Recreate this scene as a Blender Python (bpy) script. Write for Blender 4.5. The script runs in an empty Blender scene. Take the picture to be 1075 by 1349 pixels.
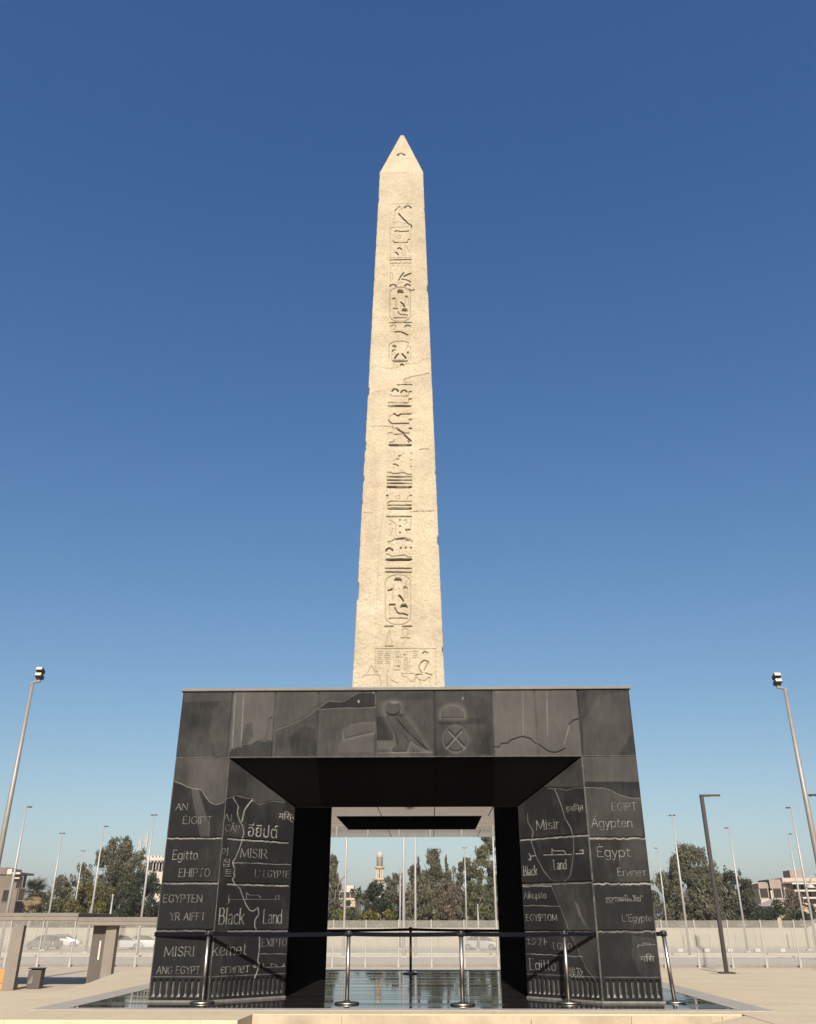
import bpy, bmesh, math, random
import numpy as np
from mathutils import Vector, Matrix
random.seed(7); RNG = np.random.default_rng(11)
C = bpy.context.scene.collection
PI = math.pi

# ------------------------------------------------------------------ camera
CX, CY, CH = 0.4095, -14.3217, 1.0723
YAW, PITCH, FPX = -0.0247, 0.4486, 1120.9
cam_d = bpy.data.cameras.new('camera'); cam = bpy.data.objects.new('camera', cam_d); C.objects.link(cam)
cam.location = (CX, CY, CH); cam.rotation_euler = (PI/2+PITCH, 0, -YAW)
cam_d.sensor_fit = 'HORIZONTAL'; cam_d.sensor_width = 36; cam_d.lens = 36*FPX/1075
cam_d.clip_start = .1; cam_d.clip_end = 6000
bpy.context.scene.camera = cam
# ------------------------------------------------------------------ sky, sun, exposure
SUN_EL, SUN_AZ = math.radians(32.0), math.radians(1.0)      # azimuth measured from -Y (behind the camera) towards +X
SUN = Vector((math.sin(SUN_AZ)*math.cos(SUN_EL), -math.cos(SUN_AZ)*math.cos(SUN_EL), math.sin(SUN_EL)))
W = bpy.data.worlds.new('World'); bpy.context.scene.world = W; W.use_nodes = True
nt = W.node_tree; nt.nodes.clear()
sky = nt.nodes.new('ShaderNodeTexSky'); sky.sky_type = 'NISHITA'; sky.sun_disc = False
sky.sun_elevation = SUN_EL; sky.sun_rotation = PI - SUN_AZ
sky.altitude = 0; sky.air_density = 1.0; sky.dust_density = 1.6; sky.ozone_density = 1.6
bg = nt.nodes.new('ShaderNodeBackground'); bg.inputs[1].default_value = 0.053
wo = nt.nodes.new('ShaderNodeOutputWorld')
# colour response of the phone camera to this sky: one power curve per channel
ss = nt.nodes.new('ShaderNodeSeparateColor'); cc = nt.nodes.new('ShaderNodeCombineColor'); nt.links.new(sky.outputs[0], ss.inputs[0])
for ch, (kk, gg) in enumerate(((1.215, 1.28), (1.015, 1.03), (.91, .735))):
    m1 = nt.nodes.new('ShaderNodeMath'); m1.operation = 'MULTIPLY'; m1.inputs[1].default_value = .105; nt.links.new(ss.outputs[ch], m1.inputs[0])
    m2 = nt.nodes.new('ShaderNodeMath'); m2.operation = 'POWER'; m2.inputs[1].default_value = gg; nt.links.new(m1.outputs[0], m2.inputs[0])
    m3 = nt.nodes.new('ShaderNodeMath'); m3.operation = 'MULTIPLY'; m3.inputs[1].default_value = kk/.105; nt.links.new(m2.outputs[0], m3.inputs[0]); nt.links.new(m3.outputs[0], cc.inputs[ch])
nt.links.new(cc.outputs[0], bg.inputs[0]); nt.links.new(bg.outputs[0], wo.inputs[0])
sl = bpy.data.lights.new('sun', 'SUN'); sl.energy = 5.0; sl.angle = math.radians(.5); sl.color = (1, .95, .875)
so = bpy.data.objects.new('sun', sl); C.objects.link(so)
so.rotation_euler = SUN.to_track_quat('Z', 'Y').to_euler(); so.location = (0, -40, 40)
sc = bpy.context.scene
sc.view_settings.view_transform = 'Standard'; sc.view_settings.look = 'None'
sc.view_settings.exposure = 0.985; sc.view_settings.gamma = 1
sc.render.engine = 'CYCLES'
sc.cycles.max_bounces = 8; sc.cycles.transparent_max_bounces = 16
try: sc.cycles.use_denoising = True
except Exception: pass

# ------------------------------------------------------------------ picture rays -> places
_r = Vector((math.cos(YAW), -math.sin(YAW), 0))
_f = Vector((math.sin(YAW)*math.cos(PITCH), math.cos(YAW)*math.cos(PITCH), math.sin(PITCH)))
_u = _r.cross(_f); CAM = Vector((CX, CY, CH))
def ray(px, py): return (_f + _r*((px-537.5)/FPX) - _u*((py-674.5)/FPX))
def on_plane(px, py, O, N):
    d = ray(px, py); return CAM + d*((Vector(O)-CAM).dot(N)/d.dot(N))
def ground(px, py, z=0.0): return on_plane(px, py, (0, 0, z), Vector((0, 0, 1)))
def aty(px, py, Y): return on_plane(px, py, (0, Y, 0), Vector((0, 1, 0)))
def mpp(P): return (Vector(P)-CAM).dot(_f)/FPX          # metres per photograph pixel there
LOW = -1.8                                              # the ground beyond the raised plaza

# ------------------------------------------------------------------ helpers: objects
def tag(o, label=None, cat=None, group=None, kind=None):
    if label: o['label'] = label
    if cat: o['category'] = cat
    if group: o['group'] = group
    if kind: o['kind'] = kind
    return o
def empty(name, loc=(0, 0, 0), rz=0, label=None, cat=None, group=None):
    o = bpy.data.objects.new(name, None); C.objects.link(o)
    o.location = loc; o.rotation_euler = (0, 0, rz); o.empty_display_size = .3
    return tag(o, label, cat, group)
def link(name, me, mat, parent=None, smooth=False):
    o = bpy.data.objects.new(name, me); C.objects.link(o)
    if mat: me.materials.append(mat)
    if smooth: me.polygons.foreach_set('use_smooth', [True]*len(me.polygons))
    if parent: o.parent = parent
    return o
def obj(name, bm, mat, parent=None, smooth=False, bevel=0):
    if bevel:
        bmesh.ops.bevel(bm, geom=bm.edges[:], offset=bevel, segments=2, affect='EDGES', profile=.5)
    bmesh.ops.recalc_face_normals(bm, faces=bm.faces[:])
    me = bpy.data.meshes.new(name); bm.to_mesh(me); bm.free()
    return link(name, me, mat, parent, smooth)
def npmesh(name, verts, faces, mat, parent=None, attrs=None, smooth=False):
    """verts n x 3, faces m x k numpy arrays"""
    me = bpy.data.meshes.new(name); n, m = len(verts), len(faces); k = faces.shape[1]
    me.vertices.add(n); me.vertices.foreach_set('co', np.ascontiguousarray(verts, dtype=np.float32).ravel())
    me.loops.add(m*k); me.loops.foreach_set('vertex_index', np.ascontiguousarray(faces, dtype=np.int32).ravel())
    me.polygons.add(m); me.polygons.foreach_set('loop_start', np.arange(0, m*k, k, dtype=np.int32))
    me.polygons.foreach_set('loop_total', np.full(m, k, dtype=np.int32))
    me.update(calc_edges=True)
    for an, av in (attrs or {}).items():
        a = me.attributes.new(an, 'FLOAT', 'POINT'); a.data.foreach_set('value', np.ascontiguousarray(av, dtype=np.float32).ravel())
    me.validate()
    return link(name, me, mat, parent, smooth)
def copy_tree(o, parent=None):
    c = o.copy(); C.objects.link(c)
    if parent: c.parent = parent
    for ch in list(o.children): copy_tree(ch, c)
    return c
def box(bm, lo, hi, rz=0, piv=None):
    x0, y0, z0 = lo; x1, y1, z1 = hi
    vs = [bm.verts.new(p) for p in ((x0,y0,z0),(x1,y0,z0),(x1,y1,z0),(x0,y1,z0),(x0,y0,z1),(x1,y0,z1),(x1,y1,z1),(x0,y1,z1))]
    for f in ((3,2,1,0),(4,5,6,7),(0,1,5,4),(1,2,6,5),(2,3,7,6),(3,0,4,7)): bm.faces.new([vs[i] for i in f])
    if rz: bmesh.ops.rotate(bm, verts=vs, cent=piv or ((x0+x1)/2, (y0+y1)/2, 0), matrix=Matrix.Rotation(rz, 3, 'Z'))
    return vs
def prism(bm, poly, z0, z1):
    """closed prism over a plan polygon; z1 may be a list"""
    zt = z1 if isinstance(z1, (list, tuple)) else [z1]*len(poly)
    b = [bm.verts.new((p[0], p[1], z0)) for p in poly]; t = [bm.verts.new((p[0], p[1], z)) for p, z in zip(poly, zt)]
    n = len(poly); bm.faces.new(b[::-1]); bm.faces.new(t)
    for i in range(n): bm.faces.new((b[i], b[(i+1) % n], t[(i+1) % n], t[i]))
def tube(bm, pts, radii, seg=10, cap=True):
    pts = [Vector(p) for p in pts]
    if not isinstance(radii, (list, tuple)): radii = [radii]*len(pts)
    rings = []
    for i, p in enumerate(pts):
        d = (pts[min(i+1, len(pts)-1)]-pts[max(i-1, 0)]).normalized()
        x = d.orthogonal().normalized() if abs(d.z) < .98 else Vector((1, 0, 0)); y = d.cross(x).normalized(); x = y.cross(d)
        rings.append([bm.verts.new(p+(x*math.cos(2*PI*k/seg)+y*math.sin(2*PI*k/seg))*radii[i]) for k in range(seg)])
    for a, b in zip(rings, rings[1:]):
        for k in range(seg): bm.faces.new((a[k], a[(k+1) % seg], b[(k+1) % seg], b[k]))
    if cap: bm.faces.new(rings[0][::-1]); bm.faces.new(rings[-1])
def lathe(bm, prof, seg=24, c=(0, 0, 0)):
    rings = [[bm.verts.new((c[0]+r*math.cos(2*PI*k/seg), c[1]+r*math.sin(2*PI*k/seg), c[2]+z)) for k in range(seg)] for r, z in prof]
    for a, b in zip(rings, rings[1:]):
        for k in range(seg): bm.faces.new((a[k], a[(k+1) % seg], b[(k+1) % seg], b[k]))
    bm.faces.new(rings[0][::-1]); bm.faces.new(rings[-1])
BM = bmesh.new

# ------------------------------------------------------------------ helpers: materials
def newmat(name):
    m = bpy.data.materials.new(name); m.use_nodes = True; t = m.node_tree
    return m, t, t.nodes['Principled BSDF']
def N(t, typ, **kw):
    n = t.nodes.new(typ)
    for k, v in kw.items(): setattr(n, k, v)
    return n
def noise(t, scale, detail=5, rough=.6, stretch=None, coord='Object'):
    tc = N(t, 'ShaderNodeTexCoord'); mp = N(t, 'ShaderNodeMapping'); no = N(t, 'ShaderNodeTexNoise')
    if stretch: mp.inputs['Scale'].default_value = stretch
    t.links.new(tc.outputs[coord], mp.inputs[0]); t.links.new(mp.outputs[0], no.inputs['Vector'])
    no.inputs['Scale'].default_value = scale; no.inputs['Detail'].default_value = detail; no.inputs['Roughness'].default_value = rough
    return no.outputs['Fac']
def ramp(t, src, stops):
    r = N(t, 'ShaderNodeValToRGB'); e = r.color_ramp.elements
    while len(e) < len(stops): e.new(.5)
    for el, (p, c) in zip(e, stops): el.position = p; el.color = (*c, 1) if len(c) == 3 else c
    t.links.new(src, r.inputs[0]); return r.outputs[0]
def mixc(t, fac, a, b, blend='MIX'):
    m = N(t, 'ShaderNodeMix', data_type='RGBA', blend_type=blend)
    for s, v in ((m.inputs[0], fac), (m.inputs[6], a), (m.inputs[7], b)):
        if hasattr(v, 'is_linked'): t.links.new(v, s)
        elif isinstance(v, (int, float)): s.default_value = v
        else: s.default_value = (*v, 1)
    return m.outputs[2]
def math_(t, op, a, b=0.0, clamp=False):
    m = N(t, 'ShaderNodeMath', operation=op, use_clamp=clamp)
    for s, v in zip(m.inputs, (a, b)):
        if hasattr(v, 'is_linked'): t.links.new(v, s)
        else: s.default_value = v
    return m.outputs[0]
def attr(t, name): return N(t, 'ShaderNodeAttribute', attribute_name=name).outputs['Fac']
def bump(t, b, src, strength=.3, dist=.02):
    n = N(t, 'ShaderNodeBump'); n.inputs['Strength'].default_value = strength; n.inputs['Distance'].default_value = dist
    t.links.new(src, n.inputs['Height']); t.links.new(n.outputs[0], b.inputs['Normal'])
def simple(name, col, rough=.6, metal=0, var=.15, scale=3, bmp=0, detail=6, stretch=None, spec=.5):
    """a base colour with mottling of +-var and optional bump"""
    m, t, b = newmat(name)
    f = noise(t, scale, detail, .65, stretch)
    lo = tuple(c*(1-var) for c in col); hi = tuple(min(1, c*(1+var)) for c in col)
    t.links.new(ramp(t, f, [(.3, lo), (.7, hi)]), b.inputs['Base Color'])
    b.inputs['Roughness'].default_value = rough; b.inputs['Metallic'].default_value = metal
    b.inputs['Specular IOR Level'].default_value = spec
    if bmp: bump(t, b, noise(t, scale*6, 5, .7), bmp, .02)
    return m

def granite(name, dark, light, rough_d, rough_l, streak=True, spec=.5):
    m, t, b = newmat(name)
    tone = attr(t, 'tone'); wear = attr(t, 'wear')
    st = noise(t, 1.0, 7, .7, (15, 15, 3.0) if streak else (7, 7, 7))
    cl = noise(t, 1.3, 5, .6)
    gr = noise(t, 70, 3, .7)
    k = math_(t, 'ADD', math_(t, 'MULTIPLY', math_(t, 'SUBTRACT', st, .5), .6), math_(t, 'MULTIPLY', math_(t, 'SUBTRACT', cl, .5), 1.1))
    k = math_(t, 'ADD', k, math_(t, 'MULTIPLY', math_(t, 'SUBTRACT', gr, .5), .35))
    f = math_(t, 'ADD', tone, math_(t, 'MULTIPLY', k, .8), True)
    col = mixc(t, f, dark, light)
    wn = N(t, 'ShaderNodeMapRange'); wn.inputs[1].default_value = .32; wn.inputs[2].default_value = .62; wn.inputs[3].default_value = .25; wn.inputs[4].default_value = 1.25
    t.links.new(noise(t, 6, 5, .7), wn.inputs[0])
    col = mixc(t, math_(t, 'MULTIPLY', wear, wn.outputs[0], True), col, (.31, .30, .275))
    t.links.new(col, b.inputs['Base Color'])
    rr = N(t, 'ShaderNodeMapRange'); rr.inputs[3].default_value = rough_d; rr.inputs[4].default_value = rough_l
    t.links.new(f, rr.inputs[0]); t.links.new(rr.outputs[0], b.inputs['Roughness'])
    b.inputs['Specular IOR Level'].default_value = spec
    bump(t, b, st, .12, .006)
    return m
M = {}
M['granite'] = granite('honed_black_granite', (.0185, .0187, .019), (.125, .120, .111), .55, .8, spec=.02)
M['granite_body'] = simple('polished_black_granite', (.0035, .0035, .004), .5, 0, .3, 6, 0, spec=.0)
def floor_mat():
    m, t, b = newmat('polished_floor_granite')
    tc = N(t, 'ShaderNodeTexCoord'); br = N(t, 'ShaderNodeTexBrick')
    br.offset = 0; br.inputs['Scale'].default_value = 1; br.inputs['Mortar Size'].default_value = .02; br.inputs['Mortar Smooth'].default_value = .1
    br.inputs['Brick Width'].default_value = 30; br.inputs['Row Height'].default_value = .86
    br.inputs['Color1'].default_value = (.012, .012, .0125, 1); br.inputs['Color2'].default_value = (.026, .025, .024, 1); br.inputs['Mortar'].default_value = (.008, .008, .008, 1)
    mp = N(t, 'ShaderNodeMapping'); mp.inputs['Location'].default_value = (15, .2, 0)
    t.links.new(tc.outputs['Object'], mp.inputs[0]); t.links.new(mp.outputs[0], br.inputs['Vector'])
    n2 = noise(t, 3, 6, .7)
    t.links.new(mixc(t, math_(t, 'MULTIPLY', n2, .3), br.outputs[0], (.10, .094, .084)), b.inputs['Base Color'])
    rr = N(t, 'ShaderNodeMapRange'); rr.inputs[1].default_value = .44; rr.inputs[2].default_value = .60; rr.inputs[3].default_value = .022; rr.inputs[4].default_value = .14
    t.links.new(noise(t, 1.5, 3, .6, (.02, 1, 1)), rr.inputs[0])
    t.links.new(math_(t, 'ADD', rr.outputs[0], math_(t, 'MULTIPLY', br.outputs['Fac'], .75), True), b.inputs['Roughness'])
    t.links.new(math_(t, 'MULTIPLY', math_(t, 'SUBTRACT', 1.0, br.outputs['Fac']), .06), b.inputs['Specular IOR Level'])
    return m
M['floor'] = floor_mat()
def sandstone():
    m, t, b = newmat('carved_rose_sandstone')
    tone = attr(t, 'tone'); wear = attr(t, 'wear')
    a = noise(t, 1.1, 7, .65, (1, 1, .7)); g = noise(t, 17, 5, .8); sp = noise(t, 60, 3, .7)
    col = ramp(t, a, [(.25, (.36, .30, .205)), (.5, (.50, .44, .31)), (.75, (.60, .54, .39))])
    col = mixc(t, ramp(t, g, [(.42, (0, 0, 0)), (.66, (.5, .5, .5))]), col, (.32, .24, .16))
    col = mixc(t, ramp(t, sp, [(.45, (0, 0, 0)), (.75, (.3, .3, .3))]), col, (.66, .56, .43))
    col = mixc(t, math_(t, 'MULTIPLY', tone, .8), col, (.60, .495, .36))
    col = mixc(t, ramp(t, noise(t, .8, 6, .7, (2.5, 2.5, .25)), [(.55, (0, 0, 0)), (.75, (.4, .4, .4))]), col, (.34, .25, .17))
    col = mixc(t, wear, col, (.045, .031, .020))  # near-black brown paints the shade of the cut grooves into the colour
    t.links.new(col, b.inputs['Base Color']); b.inputs['Roughness'].default_value = .85; b.inputs['Specular IOR Level'].default_value = .2
    bump(t, b, math_(t, 'ADD', g, math_(t, 'MULTIPLY', sp, .6)), .38, .025)
    return m
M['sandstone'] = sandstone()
def paving(name, c1, c2, joint, w, h, rough=.75):
    m, t, b = newmat(name)
    tc = N(t, 'ShaderNodeTexCoord'); br = N(t, 'ShaderNodeTexBrick')
    br.inputs['Scale'].default_value = 1; br.inputs['Mortar Size'].default_value = .008
    br.inputs['Brick Width'].default_value = w; br.inputs['Row Height'].default_value = h
    br.inputs['Color1'].default_value = (*c1, 1); br.inputs['Color2'].default_value = (*c2, 1); br.inputs['Mortar'].default_value = (*joint, 1)
    t.links.new(tc.outputs['Object'], br.inputs['Vector'])
    n1 = noise(t, .6, 7, .7); n2 = noise(t, 9, 6, .75)
    col = mixc(t, ramp(t, n1, [(.4, (0, 0, 0)), (.65, (.6, .6, .6))]), br.outputs[0], tuple(c*1.14 for c in c1))
    n3 = noise(t, .9, 6, .7, (.35, 1.6, 1)); col = mixc(t, ramp(t, n3, [(.52, (0, 0, 0)), (.70, (.55, .55, .55))]), col, tuple(c*.80 for c in c2))
    col = mixc(t, ramp(t, n2, [(.45, (0, 0, 0)), (.75, (.35, .35, .35))]), col, tuple(c*.72 for c in c2))
    t.links.new(col, b.inputs['Base Color']); b.inputs['Roughness'].default_value = rough; b.inputs['Specular IOR Level'].default_value = .25
    bump(t, b, n2, .25, .01)
    return m
M['plaza'] = paving('beige_plaza_paving', (.66, .55, .375), (.63, .52, .352), (.50, .42, .32), 1.2, .6)
M['lowland'] = paving('dusty_beige_ground', (.57, .475, .355), (.53, .44, .33), (.48, .40, .30), 2.0, 2.0)
M['road'] = simple('dusty_road', (.36, .325, .275), .85, 0, .10, .25, .1)
M['border'] = simple('pale_stone_border', (.42, .385, .34), .75, 0, .12, 3, spec=.15)
M['lime'] = simple('yellow_limestone', (.44, .355, .235), .8, 0, .30, 1.6, .3)
M['chrome'] = simple('brushed_steel', (.54, .50, .45), .40, 1, .08, 30)
M['steel_black'] = simple('black_steel', (.02, .02, .021), .35, .3, .1, 20)
M['plastic'] = simple('black_plastic', (.012, .012, .013), .4, 0, .1, 40)
M['belt'] = simple('navy_webbing', (.006, .006, .011), .9, 0, .2, 60, .2, spec=.05)
M['capstone'] = simple('grey_metal_coping', (.21, .20, .185), .75, 0, .12, 4, spec=.08)
M['ceiling'] = simple('mirror_polished_ceiling', (.012, .010, .009), .012, 0, .1, 2.5)
M['ceiling'].node_tree.nodes['Principled BSDF'].inputs['IOR'].default_value = 1.85
M['soffit_black'] = simple('soffit_black_granite', (.0030, .0030, .0032), .5, 0, .4, 4, spec=.05)
M['soffit_grey'] = simple('soffit_grey_granite', (.0045, .0042, .0040), .5, 0, .5, 4, spec=.05)
M['soffit_brown'] = simple('brown_black_granite', (.0075, .0062, .0052), .5, 0, .3, 5, 0, stretch=(14, 2, 2), spec=.1)
M['glass_dark'] = simple('dark_ceiling_glass', (.002, .002, .002), .6, 0, .1, 2, spec=.0)
M['pole'] = simple('galvanised_pole', (.40, .385, .36), .5, .25, .1, 6)
M['mast'] = simple('grey_painted_mast', (.30, .27, .235), .5, .2, .1, 4)
M['white_pole'] = simple('white_painted_pole', (.42, .40, .36), .5, 0, .06, 6)
M['lamp_dark'] = simple('dark_lamp_housing', (.06, .06, .062), .5, .3, .1, 8)
M['lens'] = simple('pale_lamp_lens', (.62, .56, .45), .25, 0, .05, 8)
M['bronze_pole'] = simple('dark_bronze_pole', (.022, .018, .016), .45, .3, .1, 6)
M['conc'] = simple('pale_concrete', (.43, .39, .33), .85, 0, .12, 3, .2)
M['conc_white'] = simple('white_concrete', (.55, .52, .46), .8, 0, .06, 3)
M['canopy'] = simple('weathered_grey_canopy', (.19, .158, .122), .75, 0, .15, 1.5, .2)
M['pillar'] = simple('beige_clad_pillar', (.21, .176, .138), .7, 0, .12, 1.5)
M['brown'] = simple('brown_timber_panel', (.075, .055, .042), .6, 0, .3, 4, 0, stretch=(6, 6, .6))
M['wall'] = simple('beige_rendered_wall', (.36, .335, .255), .9, 0, .10, .25, .1)
M['rail'] = simple('grey_rail', (.30, .28, .25), .6, .2, .1, 5)
def mesh_mat():
    m, t, b = newmat('pale_fence_mesh')
    b.inputs['Base Color'].default_value = (.38, .36, .31, 1); b.inputs['Roughness'].default_value = .8
    tr = N(t, 'ShaderNodeBsdfTransparent'); mx = N(t, 'ShaderNodeMixShader')
    f = noise(t, 1.2, 4, .6); rr = N(t, 'ShaderNodeMapRange'); rr.inputs[3].default_value = .22; rr.inputs[4].default_value = .36
    t.links.new(f, rr.inputs[0]); t.links.new(rr.outputs[0], mx.inputs[0])
    t.links.new(tr.outputs[0], mx.inputs[1]); t.links.new(b.outputs[0], mx.inputs[2])
    t.links.new(mx.outputs[0], t.nodes['Material Output'].inputs[0])
    return m
M['mesh'] = mesh_mat()
def leafmat(name, c_lo, c_mid, c_hi):
    m, t, b = newmat(name)
    t.links.new(ramp(t, attr(t, 'tint'), [(0, c_lo), (.55, c_mid), (1, c_hi)]), b.inputs['Base Color'])
    b.inputs['Roughness'].default_value = .7; b.inputs['Specular IOR Level'].default_value = .25
    return m
M['euc'] = leafmat('grey_eucalyptus_leaf', (.044, .044, .024), (.086, .084, .046), (.150, .142, .086))
M['euc_green'] = leafmat('olive_green_leaf', (.038, .044, .018), (.076, .084, .034), (.135, .140, .062))
M['dark_green'] = leafmat('dark_green_leaf', (.016, .022, .011), (.030, .040, .019), (.058, .066, .032))
M['yellow_green'] = leafmat('yellow_green_leaf', (.045, .046, .010), (.105, .095, .018), (.18, .15, .03))
M['brownish'] = leafmat('brown_dry_leaf', (.05, .038, .025), (.105, .08, .052), (.17, .135, .09))
M['palm_leaf'] = leafmat('palm_frond_leaf', (.035, .040, .020), (.080, .085, .045), (.15, .145, .08))
M['palm_dry'] = leafmat('dry_frond', (.16, .11, .06), (.32, .23, .13), (.50, .38, .23))
M['bark'] = simple('pale_bark', (.20, .16, .12), .9, 0, .35, 2, .3)
M['render_cream'] = simple('cream_render', (.46, .40, .315), .9, 0, .10, .3)
M['render_white'] = simple('white_render', (.52, .475, .40), .9, 0, .08, .3)
M['render_brown'] = simple('brown_render', (.17, .135, .11), .9, 0, .18, .4)
M['render_pink'] = simple('pinkish_brick', (.30, .235, .19), .9, 0, .15, .5)
M['render_tan'] = simple('tan_render', (.45, .345, .225), .9, 0, .10, .3)
M['pane'] = simple('dark_window_glass', (.02, .021, .023), .15, 0, .2, 1)
M['tile'] = simple('grey_roof_sheet', (.42, .37, .31), .8, 0, .15, 1)
M['orange'] = simple('orange_plastic', (.55, .25, .06), .5, 0, .1, 4)
M['rubber'] = simple('tyre_rubber', (.02, .02, .02), .8, 0, .1, 20)
M['rim'] = simple('alloy_rim', (.45, .45, .46), .35, .8, .05, 10)
M['gateway_edge'] = simple('worn_stone_edge', (.17, .16, .145), .6, 0, .3, 8)

# ------------------------------------------------------------------ setting: ground
A = 3.7794; HT, H1, HC = 4.6582, 3.505, 2.832; W1, W2, SP = 2.8954, 1.8968, 0.9074; L = 2*A
PZ = -.004
e1 = ground(333, 1335.5); e0 = ground(313, 1343.5); er = ground(977, 1335.5)
g1, g2, g3, g4, g5 = (ground(*p) for p in ((-40, 1307.5), (85, 1303), (118, 1294), (155, 1280.5), (196, 1274.8)))
bR = ground(1075, 1276.3); bM = ground(660, 1277.6)
plaza_poly = [(-30, e0.y-.0), (e0.x, e0.y), (e1.x, e1.y), (er.x, er.y), (er.x, -16), (40, -16), (40, bR.y), (bR.x, bR.y), (bM.x, bM.y+.1), (-5.6, bM.y+.1), (g5.x, g5.y), (g4.x, g4.y), (g3.x, g3.y), (g2.x, g2.y), (g1.x, g1.y), (-30, g1.y)]
bm = BM(); prism(bm, plaza_poly, LOW-.3, PZ)
o = obj('plaza_paving', bm, M['plaza']); tag(o, kind='structure')
# front flight below the platform: a lower landing and the ramp that rises beside it
bm = BM(); prism(bm, [(-30, e0.y-.02), (e0.x-.1, e0.y-.02), (e0.x-.1, e0.y-6), (-30, e0.y-6)], LOW-.3, -.30)
box(bm, (e0.x-.1, -16, LOW-.3), (er.x-.02, e1.y-.03, -.34))
o = obj('lower_landing', bm, M['lime']); tag(o, kind='structure')
rb = ground(880, 1337.5, -.09)
bm = BM(); n0, n1 = rb.x-1.2, er.x-.004
prism(bm, [(n0, -16), (n1, -16), (n1, e1.y-.004), (n0, e1.y-.004)], -.36, [-.335, PZ-.004, PZ-.004, -.335])
o = obj('side_ramp', bm, M['plaza']); tag(o, kind='structure')
# limestone riser facing of the front edge
bm = BM(); x0 = e1.x+.01; k = 0
while x0 < er.x-.02:
    w_ = min(1.15+.12*(k % 2), er.x-.02-x0); box(bm, (x0, e1.y-.028, -.33), (x0+w_-.006, e1.y-.003, PZ-.012)); x0 += w_; k += 1
o = obj('limestone_riser', bm, M['lime']); tag(o, kind='structure')
# granite platform with its pale border (flush)
fy = ground(534, 1328.8).y; by = ground(545, 1279.2).y; fx0 = ground(95, 1327).x; fx1 = ground(968, 1329.5).x
bw = .44
bm = BM(); box(bm, (fx0, fy, -.12), (fx1, by, .0))
o = obj('granite_floor', bm, M['floor']); tag(o, kind='structure')
bm = BM()
for lo, hi in (((fx0-bw, fy-bw*.6, -.1), (fx1+bw, fy-.003, .003)), ((fx0-bw, fy, -.1), (fx0-.003, by, .003)), ((fx1+.003, fy, -.1), (fx1+bw, by, .003))):
    box(bm, lo, hi)
o = obj('platform_border', bm, M['border']); tag(o, kind='structure')
# lower land to the horizon, with the road strip
def sheet(name, x0, x1, y0, y1, z, mat):
    bm = BM(); bm.faces.new([bm.verts.new(p) for p in ((x0, y0, z), (x1, y0, z), (x1, y1, z), (x0, y1, z))])
    return tag(obj(name, bm, mat), kind='structure')
sheet('terrain', -2500, 2500, -60, 5000, LOW, M['lowland'])
FENY = ground(540, 1274.2, LOW).y
sheet('access_road', -300, 300, FENY+.5, FENY+19, LOW+.004, M['road'])
sheet('far_road', -300, 300, FENY+26, FENY+42, LOW+.004, M['road'])
for k, yk in enumerate((FENY+.5, FENY+19.3, FENY+25.6)):
    bm = BM(); box(bm, (-120, yk-.15, LOW-.05), (120, yk+.15, LOW+.13)); tag(obj('kerb', bm, M['conc']), kind='structure')

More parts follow.
